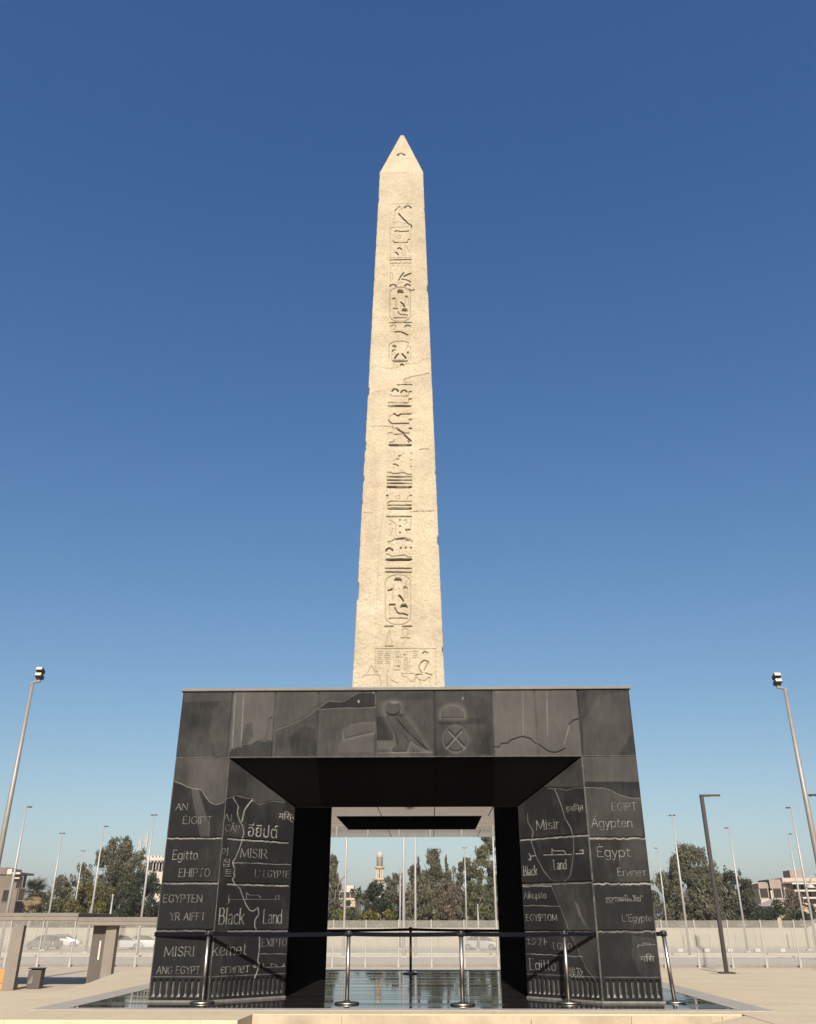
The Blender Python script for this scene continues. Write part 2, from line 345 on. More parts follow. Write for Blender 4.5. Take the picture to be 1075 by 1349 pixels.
# ------------------------------------------------------------------ stroke lettering
def _pl(s):
    out = []
    for part in s.split('|'):
        sm = part.startswith('~'); pts = [tuple(float(v) for v in p.split(',')) for p in part.lstrip('~').split()]
        out.append((sm, pts))
    return out
RING = '~.34,1 .12,.88 .0,.5 .12,.12 .34,0 .56,.12 .68,.5 .56,.88 .34,1'
ring = '~.25,.64 .07,.55 0,.32 .07,.08 .25,0 .43,.08 .5,.32 .43,.55 .25,.64'
FONT = {k: (a, _pl(s)) for k, (a, s) in {
 'A': (.74, '0,0 .36,1 .72,0|.13,.36 .59,.36'), 'B': (.6, '0,0 0,1|~0,1 .36,.99 .5,.77 .36,.53 0,.53|~0,.53 .42,.52 .58,.27 .42,.01 0,0'),
 'C': (.68, '~.66,.8 .4,1 .1,.84 0,.5 .1,.16 .4,0 .66,.2'), 'D': (.7, '0,0 0,1|~0,1 .4,.97 .68,.5 .4,.03 0,0'),
 'E': (.58, '0,0 0,1|0,1 .52,1|0,.53 .42,.53|0,0 .56,0'), 'F': (.55, '0,0 0,1|0,1 .52,1|0,.53 .42,.53'),
 'G': (.72, '~.66,.82 .4,1 .1,.84 0,.5 .1,.16 .4,0 .66,.14|.66,.12 .66,.44|.44,.44 .66,.44'),
 'H': (.72, '0,0 0,1|.68,0 .68,1|0,.52 .68,.52'), 'I': (.12, '.04,0 .04,1'), 'K': (.68, '0,0 0,1|.62,1 0,.42|.2,.6 .66,0'), 'L': (.56, '0,0 0,1|0,0 .54,0'),
 'M': (.88, '0,0 .05,1 .43,.08 .8,1 .86,0'), 'N': (.72, '0,0 0,1 .66,0 .66,1'), 'O': (.72, RING),
 'P': (.58, '0,0 0,1|~0,1 .4,.99 .55,.74 .4,.49 0,.48'), 'R': (.66, '0,0 0,1|~0,1 .4,.99 .55,.75 .4,.5 0,.5|.26,.5 .64,0'),
 'S': (.54, '~.5,.84 .28,1 .05,.84 .1,.6 .4,.44 .52,.22 .28,0 0,.16'), 'T': (.64, '.32,0 .32,1|0,1 .64,1'),
 'X': (.68, '0,0 .66,1|0,1 .66,0'), 'Y': (.68, '0,1 .34,.5 .68,1|.34,.5 .34,0'),
 'a': (.5, '~.04,.54 .24,.64 .42,.52 .42,.3|.42,.34 .42,.0 .5,0|~.42,.36 .1,.32 .0,.15 .16,0 .42,.12'),
 'b': (.54, '0,1 0,0|~0,.5 .26,.64 .5,.5 .5,.14 .26,0 0,.12'), 'c': (.48, '~.46,.52 .26,.64 .05,.52 0,.32 .05,.1 .26,0 .46,.12'),
 'd': (.54, '.5,1 .5,0|~.5,.5 .24,.64 0,.5 0,.14 .24,0 .5,.12'), 'e': (.52, '0,.34 .48,.34|~.48,.34 .42,.58 .24,.64 .04,.52 0,.32 .05,.08 .26,0 .48,.12'),
 'g': (.52, '.48,.64 .48,-.12|~.48,-.1 .38,-.28 .18,-.3 .03,-.2|~.48,.5 .24,.64 0,.5 0,.16 .24,.02 .48,.14'),
 'i': (.12, '.05,0 .05,.64|.05,.84 .05,.88'), 'k': (.54, '0,0 0,1|.46,.64 0,.24|.16,.38 .5,0'), 'l': (.12, '.05,0 .05,1'),
 'm': (.84, '0,0 0,.64|~0,.46 .18,.64 .36,.58 .4,.4|.4,.44 .4,0|~.4,.46 .58,.64 .76,.58 .8,.4|.8,.44 .8,0'),
 'n': (.52, '0,0 0,.64|~0,.46 .22,.64 .42,.58 .48,.4|.48,.44 .48,0'), 'o': (.54, ring),
 'p': (.54, '0,.64 0,-.3|~0,.5 .26,.64 .5,.5 .5,.14 .26,0 0,.12'), 'r': (.38, '0,0 0,.64|~0,.4 .12,.6 .36,.62'),
 's': (.42, '~.38,.54 .2,.64 .03,.52 .1,.36 .34,.28 .4,.13 .2,0 0,.1'), 't': (.36, '.14,.86 .14,.08 .34,.02|0,.64 .34,.64'),
 'u': (.52, '.48,.64 .48,0|~0,.64 0,.14 .16,0 .36,.04 .48,.2'), 'y': (.5, '0,.64 .24,.06|.48,.64 .16,-.28 .02,-.28'),
 'г': (.42, '0,0 0,.64 .4,.64'), 'и': (.54, '0,.64 0,0 .48,.64 .48,0'), 'п': (.54, '0,0 0,.64 .48,.64 .48,0'), 'т': (.5, '0,.64 .5,.64|.25,.64 .25,0'),
 'є': (.48, '~.46,.52 .26,.64 .05,.52 0,.32 .05,.1 .26,0 .46,.12|.05,.33 .34,.33'), "'": (.16, '.06,1 .03,.78'), ' ': (.30, '0,2 0,2'),
}.items()}
for base, new, acc in (('E', 'É', '.2,1.12 .38,1.3'), ('A', 'Ä', '.2,1.16 .2,1.21|.52,1.16 .52,1.21'), ('E', 'Ė', '.26,1.2 .26,1.26'), ('A', 'Ậ', '.18,1.12 .36,1.28 .54,1.12|.36,-.22 .36,-.17')):
    FONT[new] = (FONT[base][0], FONT[base][1]+_pl(acc))
FONT['е'] = FONT['e']; FONT['Е'] = FONT['E']
def smooth_pts(pts, n=5):
    P = [np.array(p, float) for p in pts]; out = []
    closed = np.allclose(P[0], P[-1])
    for i in range(len(P)-1):
        p0 = P[i-1] if i else (P[-2] if closed else P[0]); p3 = P[i+2] if i+2 < len(P) else (P[1] if closed else P[-1])
        for k in range(n):
            t = k/n; p1, p2 = P[i], P[i+1]
            out.append(.5*((2*p1)+(-p0+p2)*t+(2*p0-5*p1+4*p2-p3)*t*t+(-p0+3*p1-3*p2+p3)*t**3))
    out.append(P[-1]); return [tuple(p) for p in out]

# ------------------------------------------------------------------ carved faces
class Face:
    """a flat face carved as a height field; S, T are metres along and up the face"""
    def __init__(s, O, U, V, Nn, Wd, Hf, cell):
        s.O, s.U, s.V, s.N = Vector(O), Vector(U).normalized(), Vector(V).normalized(), Vector(Nn).normalized()
        s.W, s.Hf = Wd, Hf; s.cell = cell
        ns = int(Wd/cell)+1; hmax = max(Hf(0), Hf(Wd)); ntt = int(hmax/cell)+1
        sv = np.linspace(0, Wd, ns); hv = np.array([Hf(x) for x in sv])
        s.S = np.tile(sv, (ntt, 1)); s.T = np.linspace(0, 1, ntt)[:, None]*hv[None, :]
        s.D = np.zeros_like(s.S); s.tone = np.zeros_like(s.S); s.wear = np.zeros_like(s.S)  # last mask: paler cut stone on granite, painted groove shade on the obelisk
    def px(s, x, y):
        P = on_plane(x, y, s.O, s.N)-s.O; return P.dot(s.U), P.dot(s.V)
    def win(s, x0, x1, y0, y1, m):
        k = (s.S > x0-m) & (s.S < x1+m) & (s.T > y0-m) & (s.T < y1+m)
        r = np.where(k.any(1))[0]; c = np.where(k.any(0))[0]
        if not len(r) or not len(c): return None
        return slice(r[0], r[-1]+1), slice(c[0], c[-1]+1)
    def stroke(s, pts, w, d, wear=0.0, soft=None, vee=False):
        """groove of half width w and depth d along pts"""
        soft = soft or s.cell*.9; pts = np.array(pts, float)
        for (ax, ay), (bx, by_) in zip(pts[:-1], pts[1:]):
            q = s.win(min(ax, bx), max(ax, bx), min(ay, by_), max(ay, by_), w+soft*1.5)
            if not q: continue
            X, Y = s.S[q], s.T[q]; dx, dy = bx-ax, by_-ay; l2 = dx*dx+dy*dy+1e-12
            t = np.clip(((X-ax)*dx+(Y-ay)*dy)/l2, 0, 1); dist = np.hypot(X-ax-t*dx, Y-ay-t*dy)
            m = np.clip((w+soft-dist)/soft, 0, 1)
            if vee:                                  # V-cut: sloping flanks, palest along the bed and the lower flank
                s.D[q] = np.maximum(s.D[q], d*np.clip(1.35*(1-dist/(w*1.9)), 0, 1))
                s.wear[q] = np.maximum(s.wear[q], wear*np.clip((w*1.35-dist)/(w*.6), 0, 1)); continue
            s.D[q] = np.maximum(s.D[q], d*m)
            if wear: s.wear[q] = np.maximum(s.wear[q], wear*m)
    def inside(s, poly, q):
        X, Y = s.S[q], s.T[q]; k = np.zeros(X.shape, bool); n = len(poly)
        for i in range(n):
            (x1, y1), (x2, y2) = poly[i], poly[(i+1) % n]
            if y1 == y2: continue
            c = ((y1 > Y) != (y2 > Y)) & (X < (x2-x1)*(Y-y1)/(y2-y1)+x1); k ^= c
        return k
    def fill(s, poly, d=None, tone=None, wear=None, slope=False, add=False):
        xs = [p[0] for p in poly]; ys = [p[1] for p in poly]
        q = s.win(min(xs), max(xs), min(ys), max(ys), .02)
        if not q: return
        k = s.inside(poly, q)
        if d is not None:
            dd = np.full(k.shape, d)
            if slope: dd = d*np.clip((s.T[q]-min(ys))/(max(ys)-min(ys)), 0.12, 1)
            s.D[q] = np.where(k, np.maximum(s.D[q], dd), s.D[q])
        if tone is not None:
            s.tone[q] = np.where(k, (s.tone[q]+tone) if add else tone, s.tone[q])
        if wear is not None: s.wear[q] = np.where(k, wear, s.wear[q])
    def halo(s, poly, r, tone, up=True):
        """paler margin outside a raised figure"""
        xs = [p[0] for p in poly]; ys = [p[1] for p in poly]
        q = s.win(min(xs), max(xs), min(ys), max(ys), r)
        if not q: return
        X, Y = s.S[q], s.T[q]; dist = np.full(X.shape, 9.0)
        P = list(poly)+[poly[0]]
        for (ax, ay), (bx, by_) in zip(P[:-1], P[1:]):
            dx, dy = bx-ax, by_-ay; t = np.clip(((X-ax)*dx+(Y-ay)*dy)/(dx*dx+dy*dy+1e-12), 0, 1)
            dist = np.minimum(dist, np.hypot(X-ax-t*dx, Y-ay-t*dy))
        m = np.clip(1-dist/r, 0, 1)**1.3; k = self_in = s.inside(poly, q)
        s.tone[q] = np.where(k, s.tone[q], s.tone[q]+tone*m)
        s.D[q] = np.where(k, s.D[q], np.maximum(s.D[q], .022*m))
    def zoom(s, ox, oy, sc, pts): return [s.px(ox+x/sc, oy+y/sc) for x, y in pts]
    def text(s, st, x, y, w, h, serif=True, weight=.068, d=.016, wear=.72):
        """lettering from a picture baseline start, width and cap height"""
        s0, t0 = s.px(x, y); s1, _ = s.px(x+w, y); _, t1 = s.px(x, y-h)
        gap = .17 if serif else .15
        adv = sum(FONT[c][0]+gap for c in st)-gap; kx = (s1-s0)/adv; ky = t1-t0; cx = 0
        hw = max(weight*ky*.5, .0035)
        for c in st:
            a, polys = FONT[c]
            for sm, pts in polys:
                pp = smooth_pts(pts) if sm else pts
                Q = [(s0+(cx+px_)*kx, t0+py_*ky) for px_, py_ in pp]
                if serif and not sm:
                    for (p, n_) in ((0, 1), (-1, -2)):
                        (ax, ay), (bx, b2) = pts[p], pts[n_]
                        if abs(b2-ay) > abs(bx-ax)*.9 and abs(b2-ay) > .3 and (abs(ay) < .01 or abs(ay-1) < .01 or abs(ay-.64) < .01):
                            l, r_ = (.10, .10) if abs(ay-.64) > .02 else (.10, 0)
                            s.stroke([(s0+(cx+ax-l)*kx, t0+ay*ky), (s0+(cx+ax+r_)*kx, t0+ay*ky)], hw*.6, d*.8, wear*.8, vee=True)
                for a_, b_ in zip(Q[:-1], Q[1:]):
                    thin = serif and abs(b_[1]-a_[1]) < .25*abs(b_[0]-a_[0])
                    s.stroke([a_, b_], hw*(.9 if thin else 1.15), d, wear*(.95 if thin else 1), vee=True)
            cx += a+gap
    def glyphs(s, st, x, y, w, h, d=.012, wear=.55):
        """lettering in other scripts, from the built-in typeface, cut into the face"""
        cu = bpy.data.curves.new('lettering', 'FONT'); cu.body = st; cu.resolution_u = 3
        ob = bpy.data.objects.new('lettering', cu); C.objects.link(ob); bpy.context.view_layer.update()
        me = ob.to_mesh(); me.calc_loop_triangles()
        V = np.array([v.co[:2] for v in me.vertices]); Tr = [tuple(t.vertices) for t in me.loop_triangles]
        ob.to_mesh_clear(); bpy.data.objects.remove(ob); bpy.data.curves.remove(cu)
        lo, hi = V.min(0), V.max(0)
        s0, t0 = s.px(x, y); s1, _ = s.px(x+w, y); _, t1 = s.px(x, y-h)
        V = (V-lo)/(hi-lo)*np.array([s1-s0, t1-t0])+np.array([s0, t0])
        for i, j, k in Tr:
            a, b, c = V[i], V[j], V[k]; P = np.array([a, b, c])
            q = s.win(P[:, 0].min(), P[:, 0].max(), P[:, 1].min(), P[:, 1].max(), s.cell)
            if not q: continue
            X, Y = s.S[q], s.T[q]; e = s.cell*.12
            def side(p, r): 
                ln = math.hypot(*(r-p))+1e-9
                return ((r[0]-p[0])*(Y-p[1])-(r[1]-p[1])*(X-p[0]))/ln
            d1, d2, d3 = side(a, b), side(b, c), side(c, a)
            kk = ((d1 > -e) & (d2 > -e) & (d3 > -e)) | ((d1 < e) & (d2 < e) & (d3 < e))
            s.D[q] = np.where(kk, np.maximum(s.D[q], d), s.D[q]); s.wear[q] = np.where(kk, np.maximum(s.wear[q], wear), s.wear[q])
    def build(s, name, mat, parent, skirt=.036, edge=None):
        S, T, D = s.S, s.T, s.D; r, c = S.shape
        O, U, V, Nn = (np.array(v) for v in (s.O, s.U, s.V, s.N))
        P = O+S[..., None]*U+T[..., None]*V-D[..., None]*Nn
        idx = np.arange(r*c).reshape(r, c)
        F = np.stack([idx[:-1, :-1], idx[:-1, 1:], idx[1:, 1:], idx[1:, :-1]], -1).reshape(-1, 4)
        loop = np.concatenate([idx[0, :], idx[1:, -1], idx[-1, -2::-1], idx[-2:0:-1, 0]])
        PV = P.reshape(-1, 3); back = PV[loop]-(skirt-D.reshape(-1)[loop])[:, None]*Nn
        n = len(PV); m = len(loop); b = np.arange(m)+n; nx = np.roll(np.arange(m), -1)
        F2 = np.stack([loop[nx], loop, b, b[nx]], -1)
        at = {'tone': np.concatenate([s.tone.ravel(), s.tone.ravel()[loop]]), 'wear': np.concatenate([s.wear.ravel(), s.wear.ravel()[loop]])}
        return npmesh(name, np.concatenate([PV, back]), np.concatenate([F, F2]), mat, parent, at)
def jag(pts, amp, n=14, seed=0):
    """break a line into small irregular steps, as split stone"""
    rg = random.Random(seed); out = []
    for (ax, ay), (bx, by_) in zip(pts[:-1], pts[1:]):
        for k in range(n):
            t = k/n; out.append((ax+(bx-ax)*t+rg.uniform(-amp, amp)*.5, ay+(by_-ay)*t+rg.uniform(-amp, amp)))
    out.append(pts[-1]); return out

# ------------------------------------------------------------------ granite gateway
gate = empty('granite_gateway', (0, A, 0), 0, 'massive black granite gateway carved with country names, carrying the obelisk', 'gateway')
gate_inv = Vector((0, -A, 0))
def gpart(o, parent=gate):                     # children are built in world coordinates
    o.parent = parent; o.location = o.location+gate_inv if parent is gate else o.location; return o
def build_pier(sg):
    e = .003
    ply = [(A-e, .04), (W1+.045, .04), (W2+.002, SP+.045), (W2, L-SP), (W1, L), (A-e, L)]
    ply = [(sg*x, y) for x, y in ply]
    bm = BM(); prism(bm, ply, 0, HT-.055)
    return gpart(obj('pier', bm, M['granite_body']))
piers = {s: build_pier(s) for s in (-1, 1)}
def build_lintel(front):
    f = (lambda y: y) if front else (lambda y: L-y)
    y0 = .04 if front else 0
    bm = BM()
    q = [(-W1+.02, f(y0), H1+.002), (W1-.02, f(y0), H1+.002), (W2-.004, f(SP), HC), (-W2+.004, f(SP), HC)]
    tt = [(-W1+.02, f(y0), HT-.06), (W1-.02, f(y0), HT-.06), (W2-.004, f(SP), HT-.06), (-W2+.004, f(SP), HT-.06)]
    b_ = [bm.verts.new(p) for p in q]; t_ = [bm.verts.new(p) for p in tt]
    bm.faces.new(b_); bm.faces.new(t_[::-1])
    for i in range(4): bm.faces.new((b_[i], t_[i], t_[(i+1) % 4], b_[(i+1) % 4]))
    return gpart(obj('lintel', bm, M['granite_body']))
lintel_front = build_lintel(True); lintel_back = build_lintel(False)
def capslab():
    bm = BM(); box(bm, (-A-.035, -.035, HT-.05), (A+.035, L+.035, HT)); return gpart(obj('coping', bm, M['capstone'], bevel=.008))
capslab()
for sg in (-1, 1):
    bm = BM(); dx, dy = W1-W2, SP; ln = math.hypot(dx, dy); nx, ny = -dy/ln*.03, -dx/ln*.03
    prism(bm, [(sg*p, q) for p, q in ((A+.02, -.03), (W1+nx*.4, -.03), (W2+nx, SP+ny), (W2+.05, SP+.06), (W1+.06, .065), (A-.05, .066), (A-.05, L), (A+.02, L))][::-sg], .001, .027)
    obj('base_course', bm, M['gateway_edge'], piers[sg])
# ceiling of pale panels round a dark recess
CZ = HC-.002; _ph = on_plane(442.8, 1075.3, (0, 0, CZ), Vector((0, 0, 1))); _pf = on_plane(626.3, 1092.7, (0, 0, CZ), Vector((0, 0, 1)))
hx0, hx1, hy0, hy1 = _ph.x, _pf.x, _ph.y, _pf.y
_j = lambda px_: on_plane(px_, 1066, (0, 0, CZ), Vector((0, 0, 1))).x
bm = BM(); ys = (SP+.006, hy0, hy1, L-SP-.006); cuts = [-W2+.006, _j(498.5), _j(572.5), _j(648), W2-.006]
for a_, b_ in zip(cuts[:-1], cuts[1:]):
    box(bm, (a_+.006, ys[0], CZ), (b_-.006, ys[1]-.004, CZ+.06))
for a_, b_ in zip(cuts[:-1], cuts[1:]): box(bm, (a_+.006, ys[2]+.004, CZ), (b_-.006, ys[3], CZ+.06))
for xa, xb in ((-W2+.006, hx0-.0), (hx1, W2-.006)):
    box(bm, (xa, ys[1], CZ), (xb, (ys[1]+ys[2])/2-.006, CZ+.06)); box(bm, (xa, (ys[1]+ys[2])/2+.006, CZ), (xb, ys[2], CZ+.06))
ceil = gpart(obj('ceiling', bm, M['ceiling'], bevel=.003))
bm = BM(); box(bm, (hx0-.05, hy0-.05, CZ+.10), (hx1+.05, hy1+.05, CZ+.16)); o = obj('recess_glass', bm, M['glass_dark'], ceil); 
bm = BM(); box(bm, (-W2, SP, CZ+.18), (W2, L-SP, CZ+.3)); o = obj('ceiling_backing', bm, M['granite_body'], ceil)
# brown outer panels of the sloping soffit, 3 mm proud of the lintel core
Ns = Vector((0, -(H1-HC), -SP)).normalized()
_sx = [-W1+.03]+[aty(p, 997, .04).x for p in (418, 493.5, 573, 650)]+[W1-.03]
for nm_, xa, xb, mt_ in [('soffit_panel', _sx[i]+.006, _sx[i+1]-.006, ('soffit_brown', 'soffit_black', 'soffit_grey', 'soffit_black', 'soffit_brown')[i]) for i in range(5)]:
    bm = BM(); lim = lambda x, t: max(-(W1-.03)+(W1-W2)*t, min((W1-.03)-(W1-W2)*t, x)); q = []
    for t, x in ((0, xa), (0, xb), (1, lim(xb, 1)), (1, lim(xa, 1))):
        q.append(Vector((x, .045+(SP-.06)*t, H1+.002+(HC-H1)*(.005+t*.985)))+Ns*.003)
    f0 = [bm.verts.new(p) for p in q]; f1 = [bm.verts.new(p-Ns*.002) for p in q]; bm.faces.new(f0); bm.faces.new(f1[::-1])
    for i in range(4): bm.faces.new((f0[i], f1[i], f1[(i+1) % 4], f0[(i+1) % 4]))
    obj(nm_, bm, M[mt_], lintel_front)

def flutes(F, x0, x1, n, seed):
    rg = random.Random(seed); st = (x1-x0)/n; zt, zb = .285, .075
    for i in range(n):
        c = x0+st*(i+.5)
        F.stroke([(c, zb+.012), (c, zt-.012)], st*.20, .034, .10)
        F.stroke([(c-st*.10, zb+.03), (c-st*.10, zt-.03)], F.cell*.3, .036, .62)
        F.fill([(c-st*.3, zb-.006), (c+st*.22, zb-.006), (c+st*.12, zb+.035), (c-st*.12, zb+.035)], None, None, rg.uniform(.7, 1.0))  # one side and the foot of each flute are coloured paler
    F.stroke([(x0, .335), (x1, .335)], .004, .006, .30)
def course(F, y, x0, x1, seed, wear=.62, w=.006, amp=.006):
    """one broken joint across the face: the stone above breaks over the lower ledge"""
    a, t0 = F.px(x0, y); b, t1 = F.px(x1, y)
    t = t0
    pts = jag([(a+(b-a)*k/5, t) for k in range(6)], amp, 9, seed)
    F.stroke([(p, q+.017) for p, q in pts], .005, .022, 0)
    F.stroke(pts, w, .012, wear)
Z3 = (195, 1000, 5.244); Z4 = (195, 1160, 5.244); Z5 = (680, 1000, 5.244); Z6 = (680, 1160, 5.244)
CELL = .0055
def carve_masr(F, z, bar, loop, hook, tick, w=.006, wear=.75):
    for P in (bar, loop, hook, tick):
        if P: F.stroke(F.zoom(*z, P), w*.9, .018, wear*.9, vee=True)
# ---- left pier, front face
F = Face((-A, 0, 0), (1, 0, 0), (0, 0, 1), (0, -1, 0), A-W1, lambda x: H1-.006, CELL)
top = F.zoom(*Z3, [(180,152),(230,168),(280,195),(340,205),(370,212),(400,262),(430,300),(470,315),(520,298)])
F.fill([(-.1, H1)]+[(-.1, top[0][1])]+top+[(1, top[-1][1]), (1, H1)], None, .42)
F.fill(F.zoom(*Z3, [(180,0),(290,0),(275,190),(178,150)]), None, .30)
F.fill(F.zoom(*Z3, [(298,205),(345,207),(430,470),(425,540),(360,540),(330,400)]), None, .32)
F.stroke(jag(top, .004, 4, 3), .006, .012, .45)
F.text('AN', 231.2, 1066.7, 15.6, 8.6); F.text('ÉIGIPT', 240.8, 1084.9, 37.6, 9.5)
F.text('Egitto', 227, 1131.8, 33, 12.4, False); F.text('EHIPTO', 235.4, 1154.5, 40.6, 10.5, wear=.65)
F.text('EGYPTEN', 215, 1188.2, 51, 9.7, wear=.65); F.text('YR AIFFT', 223.6, 1211.9, 46, 9.6, wear=.65)
F.text('MISRI', 216.4, 1259.2, 39, 12); F.text('ANG EGYPT', 206, 1282.4, 56.6, 9.5, wear=.65)
for k, y in enumerate((1104.8, 1164, 1226.5)): course(F, y, 200, 300, k, .6 if k < 2 else .3, .007)
flutes(F, .02, A-W1-.015, 9, 1)
F.stroke([(.007, .03), (.007, H1)], .003, .004, .25)
F.build('carved_panel', M['granite'], piers[-1])
# ---- left pier, splayed face
dl = math.hypot(W1-W2, SP)
HS = lambda x: H1-.006+(HC-H1)*x/dl
HR = lambda x: HC-.006+(H1-HC)*x/dl
F = Face((-W1, 0, 0), (W1-W2, SP, 0), (0, 0, 1), (SP, -(W1-W2), 0), dl, HS, CELL)
top = F.zoom(*Z3, [(520,282),(560,265),(610,250),(660,262),(690,272),(720,270),(745,300),(770,312),(800,305),(865,288),(940,300)])
F.fill([(-.1, 4), (-.1, top[0][1])]+top+[(2, 4)], None, .22)
F.stroke(jag(top, .004, 4, 5), .005, .012, .38)
riv = F.zoom(*Z3, [(590,268),(610,300),(626,332),(618,360),(620,385),(636,430),(655,460),(662,510),(650,560),(630,620),(600,690),(585,708),(590,730),(600,760),(594,790),(600,805),(583,832),(610,870),(630,890)])
riv += F.zoom(*Z4, [(632,45),(650,95),(680,170),(700,200),(722,210),(760,187),(766,230),(738,275),(738,320),(752,342)])
F.stroke(jag(riv, .005, 3, 8), .0065, .014, .72)
F.stroke(jag(F.zoom(*Z3, [(722,280),(690,315),(665,355),(650,425)]), .004, 3, 9), .011, .014, .8)
F.stroke(jag(F.zoom(*Z4, [(770,378),(770,450),(765,500),(758,550),(768,580),(752,630),(735,672)]), .010, 5, 10), .009, .014, .75)
F.stroke(jag(F.zoom(*Z4, [(768,585),(735,600),(745,580),(725,590)]), .006, 3, 12), .007, .012, .7)
F.text('AI', 294.5, 1080.5, 10.7, 9); F.text('CẬP', 296.4, 1094.4, 19, 9)
F.glyphs('อียิปต์', 326.5, 1101.5, 39, 18, wear=.9); F.glyphs('मिस्र', 366.8, 1082, 22, 14.5, wear=.9)
F.glyphs('이', 291.3, 1127, 8.6, 11.5); F.glyphs('집', 292, 1141, 9.8, 11); F.glyphs('트', 295.5, 1154, 9.5, 9.5)
F.text('MISIR', 317, 1128.8, 35, 12); F.text("L' EGYPTE", 336, 1154.5, 45, 9.2)
carve_masr(F, Z4, [(560,127),(905,127)], [(680,125),(682,82),(700,98),(765,98),(778,118)], [(562,95),(556,127),(562,148),(540,162)], [(880,127),(885,102),(905,98),(905,127)])
F.text('Black', 288.5, 1217, 33, 21, weight=.06); F.text('Land', 347, 1216, 24, 18, weight=.065)
F.text('kemet', 280, 1258.5, 44.5, 17, weight=.06); F.text('EXIPTO', 345.3, 1246.5, 32, 10)
F.text('єгипет', 291, 1282, 37, 13.5, False)
carve_masr(F, Z4, [(800,597),(943,593)], [(852,594),(852,570),(885,578),(888,592)], [(795,570),(802,597),(795,615)], [(925,592),(940,575),(943,592)], .007)
for k, y in enumerate((1105.2, 1165, 1227)): course(F, y, 300, 380, 20+k, .66 if k < 2 else .4, .008)
F.stroke(jag(F.zoom(*Z3, [(588,715),(700,716),(985,728)]), .006, 9, 25), .006, .012, .55)
F.stroke(jag(F.zoom(*Z4, [(768,505),(965,505)]), .006, 9, 26), .005, .012, .5)
flutes(F, .03, dl-.02, 15, 2)
F.stroke([(.006, .03), (.006, H1)], .004, .004, .45)
F.build('carved_panel', M['granite'], piers[-1])
# ---- right pier, splayed face
F = Face((W2, SP, 0), (W1-W2, -SP, 0), (0, 0, 1), (-SP, -(W1-W2), 0), dl, HR, CELL)
F.fill([(-.1, 4), F.px(700, 1036), F.px(770, 1036.5), (2, 4)], None, .26)
F.stroke(jag(F.zoom(*Z5, [(220,200),(300,205),(350,215),(400,200),(480,195)]), .004, 5, 30), .004, .008, .3)
F.stroke(F.zoom(*Z5, [(268,210),(305,300),(340,410),(375,470),(395,540)]), .006, .012, .5)
F.stroke(F.zoom(*Z5, [(395,540),(398,620),(390,700),(375,800),(330,850)]), .005, .010, .3)
F.stroke(jag(F.zoom(*Z5, [(78,375),(80,430),(118,500),(105,570),(140,680),(190,770),(240,830)]), .004, 4, 31), .005, .012, .42)
band = F.zoom(*Z5, [(240,830),(360,860),(520,850)])+F.zoom(*Z6, [(560,100),(580,600),(560,690),(480,600),(430,480),(360,340),(300,170),(245,40)])
F.fill(band, None, .12)
F.stroke(jag(F.zoom(*Z6, [(245,40),(300,170),(330,250),(365,345),(430,480),(480,600),(560,700)]), .004, 4, 32), .004, .010, .25)
F.fill(F.zoom(*Z6, [(400,140),(425,160),(450,240),(500,340),(470,300),(430,230)]), None, .6)
F.text('Misir', 707, 1093, 31, 13); F.glyphs('इजिप्त', 745.8, 1072, 23.5, 12.5, wear=.85)
carve_masr(F, Z5, [(190,660),(380,656)], [(246,658),(246,618),(262,632),(330,630),(342,652)], [(88,650),(100,672),(96,697),(86,690)], [(412,652),(462,650),(458,622),(440,630)], .010, .8)
F.stroke(F.zoom(*Z5, [(105,667),(133,665)]), .008, .014, .75)
F.text('Black', 690, 1153, 18, 12.2, weight=.08); F.text('Land', 730, 1145, 16.4, 12.5, weight=.08)
F.text('Aikupito', 690.3, 1183.5, 29.5, 9, wear=.75); F.text('EGYIPTOM', 693.7, 1212.5, 40, 8.2, weight=.1, wear=.75)
F.glyphs('エジプト', 693.5, 1244.5, 27.5, 10.2); F.text('EGITO', 729.3, 1250, 24, 8.5)
F.text('Egitto', 698.3, 1277, 34, 14.5, weight=.065); F.glyphs('埃及', 750, 1287.5, 18.5, 14, wear=.7)
for k, y in enumerate((1107, 1166, 1227.5)): course(F, y, 684, 780, 40+k, .68 if k == 0 else .3, .008)
a_ = F.zoom(*Z6, [(40,38),(245,34)]); F.stroke(jag(a_, .008, 12, 44), .008, .012, .65)
F.stroke(jag(F.zoom(*Z6, [(50,170),(170,172),(303,178)]), .006, 9, 45), .005, .012, .5)
F.stroke(jag(F.zoom(*Z6, [(68,505),(250,513),(455,523)]), .006, 9, 46), .006, .012, .5)
flutes(F, .02, dl-.03, 15, 3)
F.stroke([(dl-.007, .03), (dl-.007, H1)], .004, .004, .4)
F.build('carved_panel', M['granite'], piers[1])
# ---- right pier, front face
F = Face((W1, 0, 0), (1, 0, 0), (0, 0, 1), (0, -1, 0), A-W1, lambda x: H1-.006, CELL)
F.fill([(-.1, 4), F.px(760, 1029.8), F.px(850, 1029.8), (2, 4)], None, .42)
F.fill(F.zoom(*Z5, [(470,195),(600,198),(650,212),(720,248),(800,268),(870,270),(880,560),(480,560)]), None, .22)
F.stroke(jag(F.zoom(*Z5, [(470,195),(600,198),(650,212),(720,248),(800,268),(870,270)]), .004, 5, 50), .005, .010, .3)
F.fill(F.zoom(*Z6, [(800,380),(960,400),(1000,660),(940,690),(850,640),(800,520)]), None, .15)
F.fill(F.zoom(*Z5, [(720,560),(900,560),(920,850),(700,850)]), None, .14)
F.text('EGIPT', 806.8, 1067, 32, 10, wear=.6); F.text('Ägypten', 779.9, 1089.2, 53.5, 12, False)
F.text('Ėgypt', 787.7, 1128.2, 43, 13, False); F.text('Египет', 814.4, 1153.2, 37, 9.9, False)
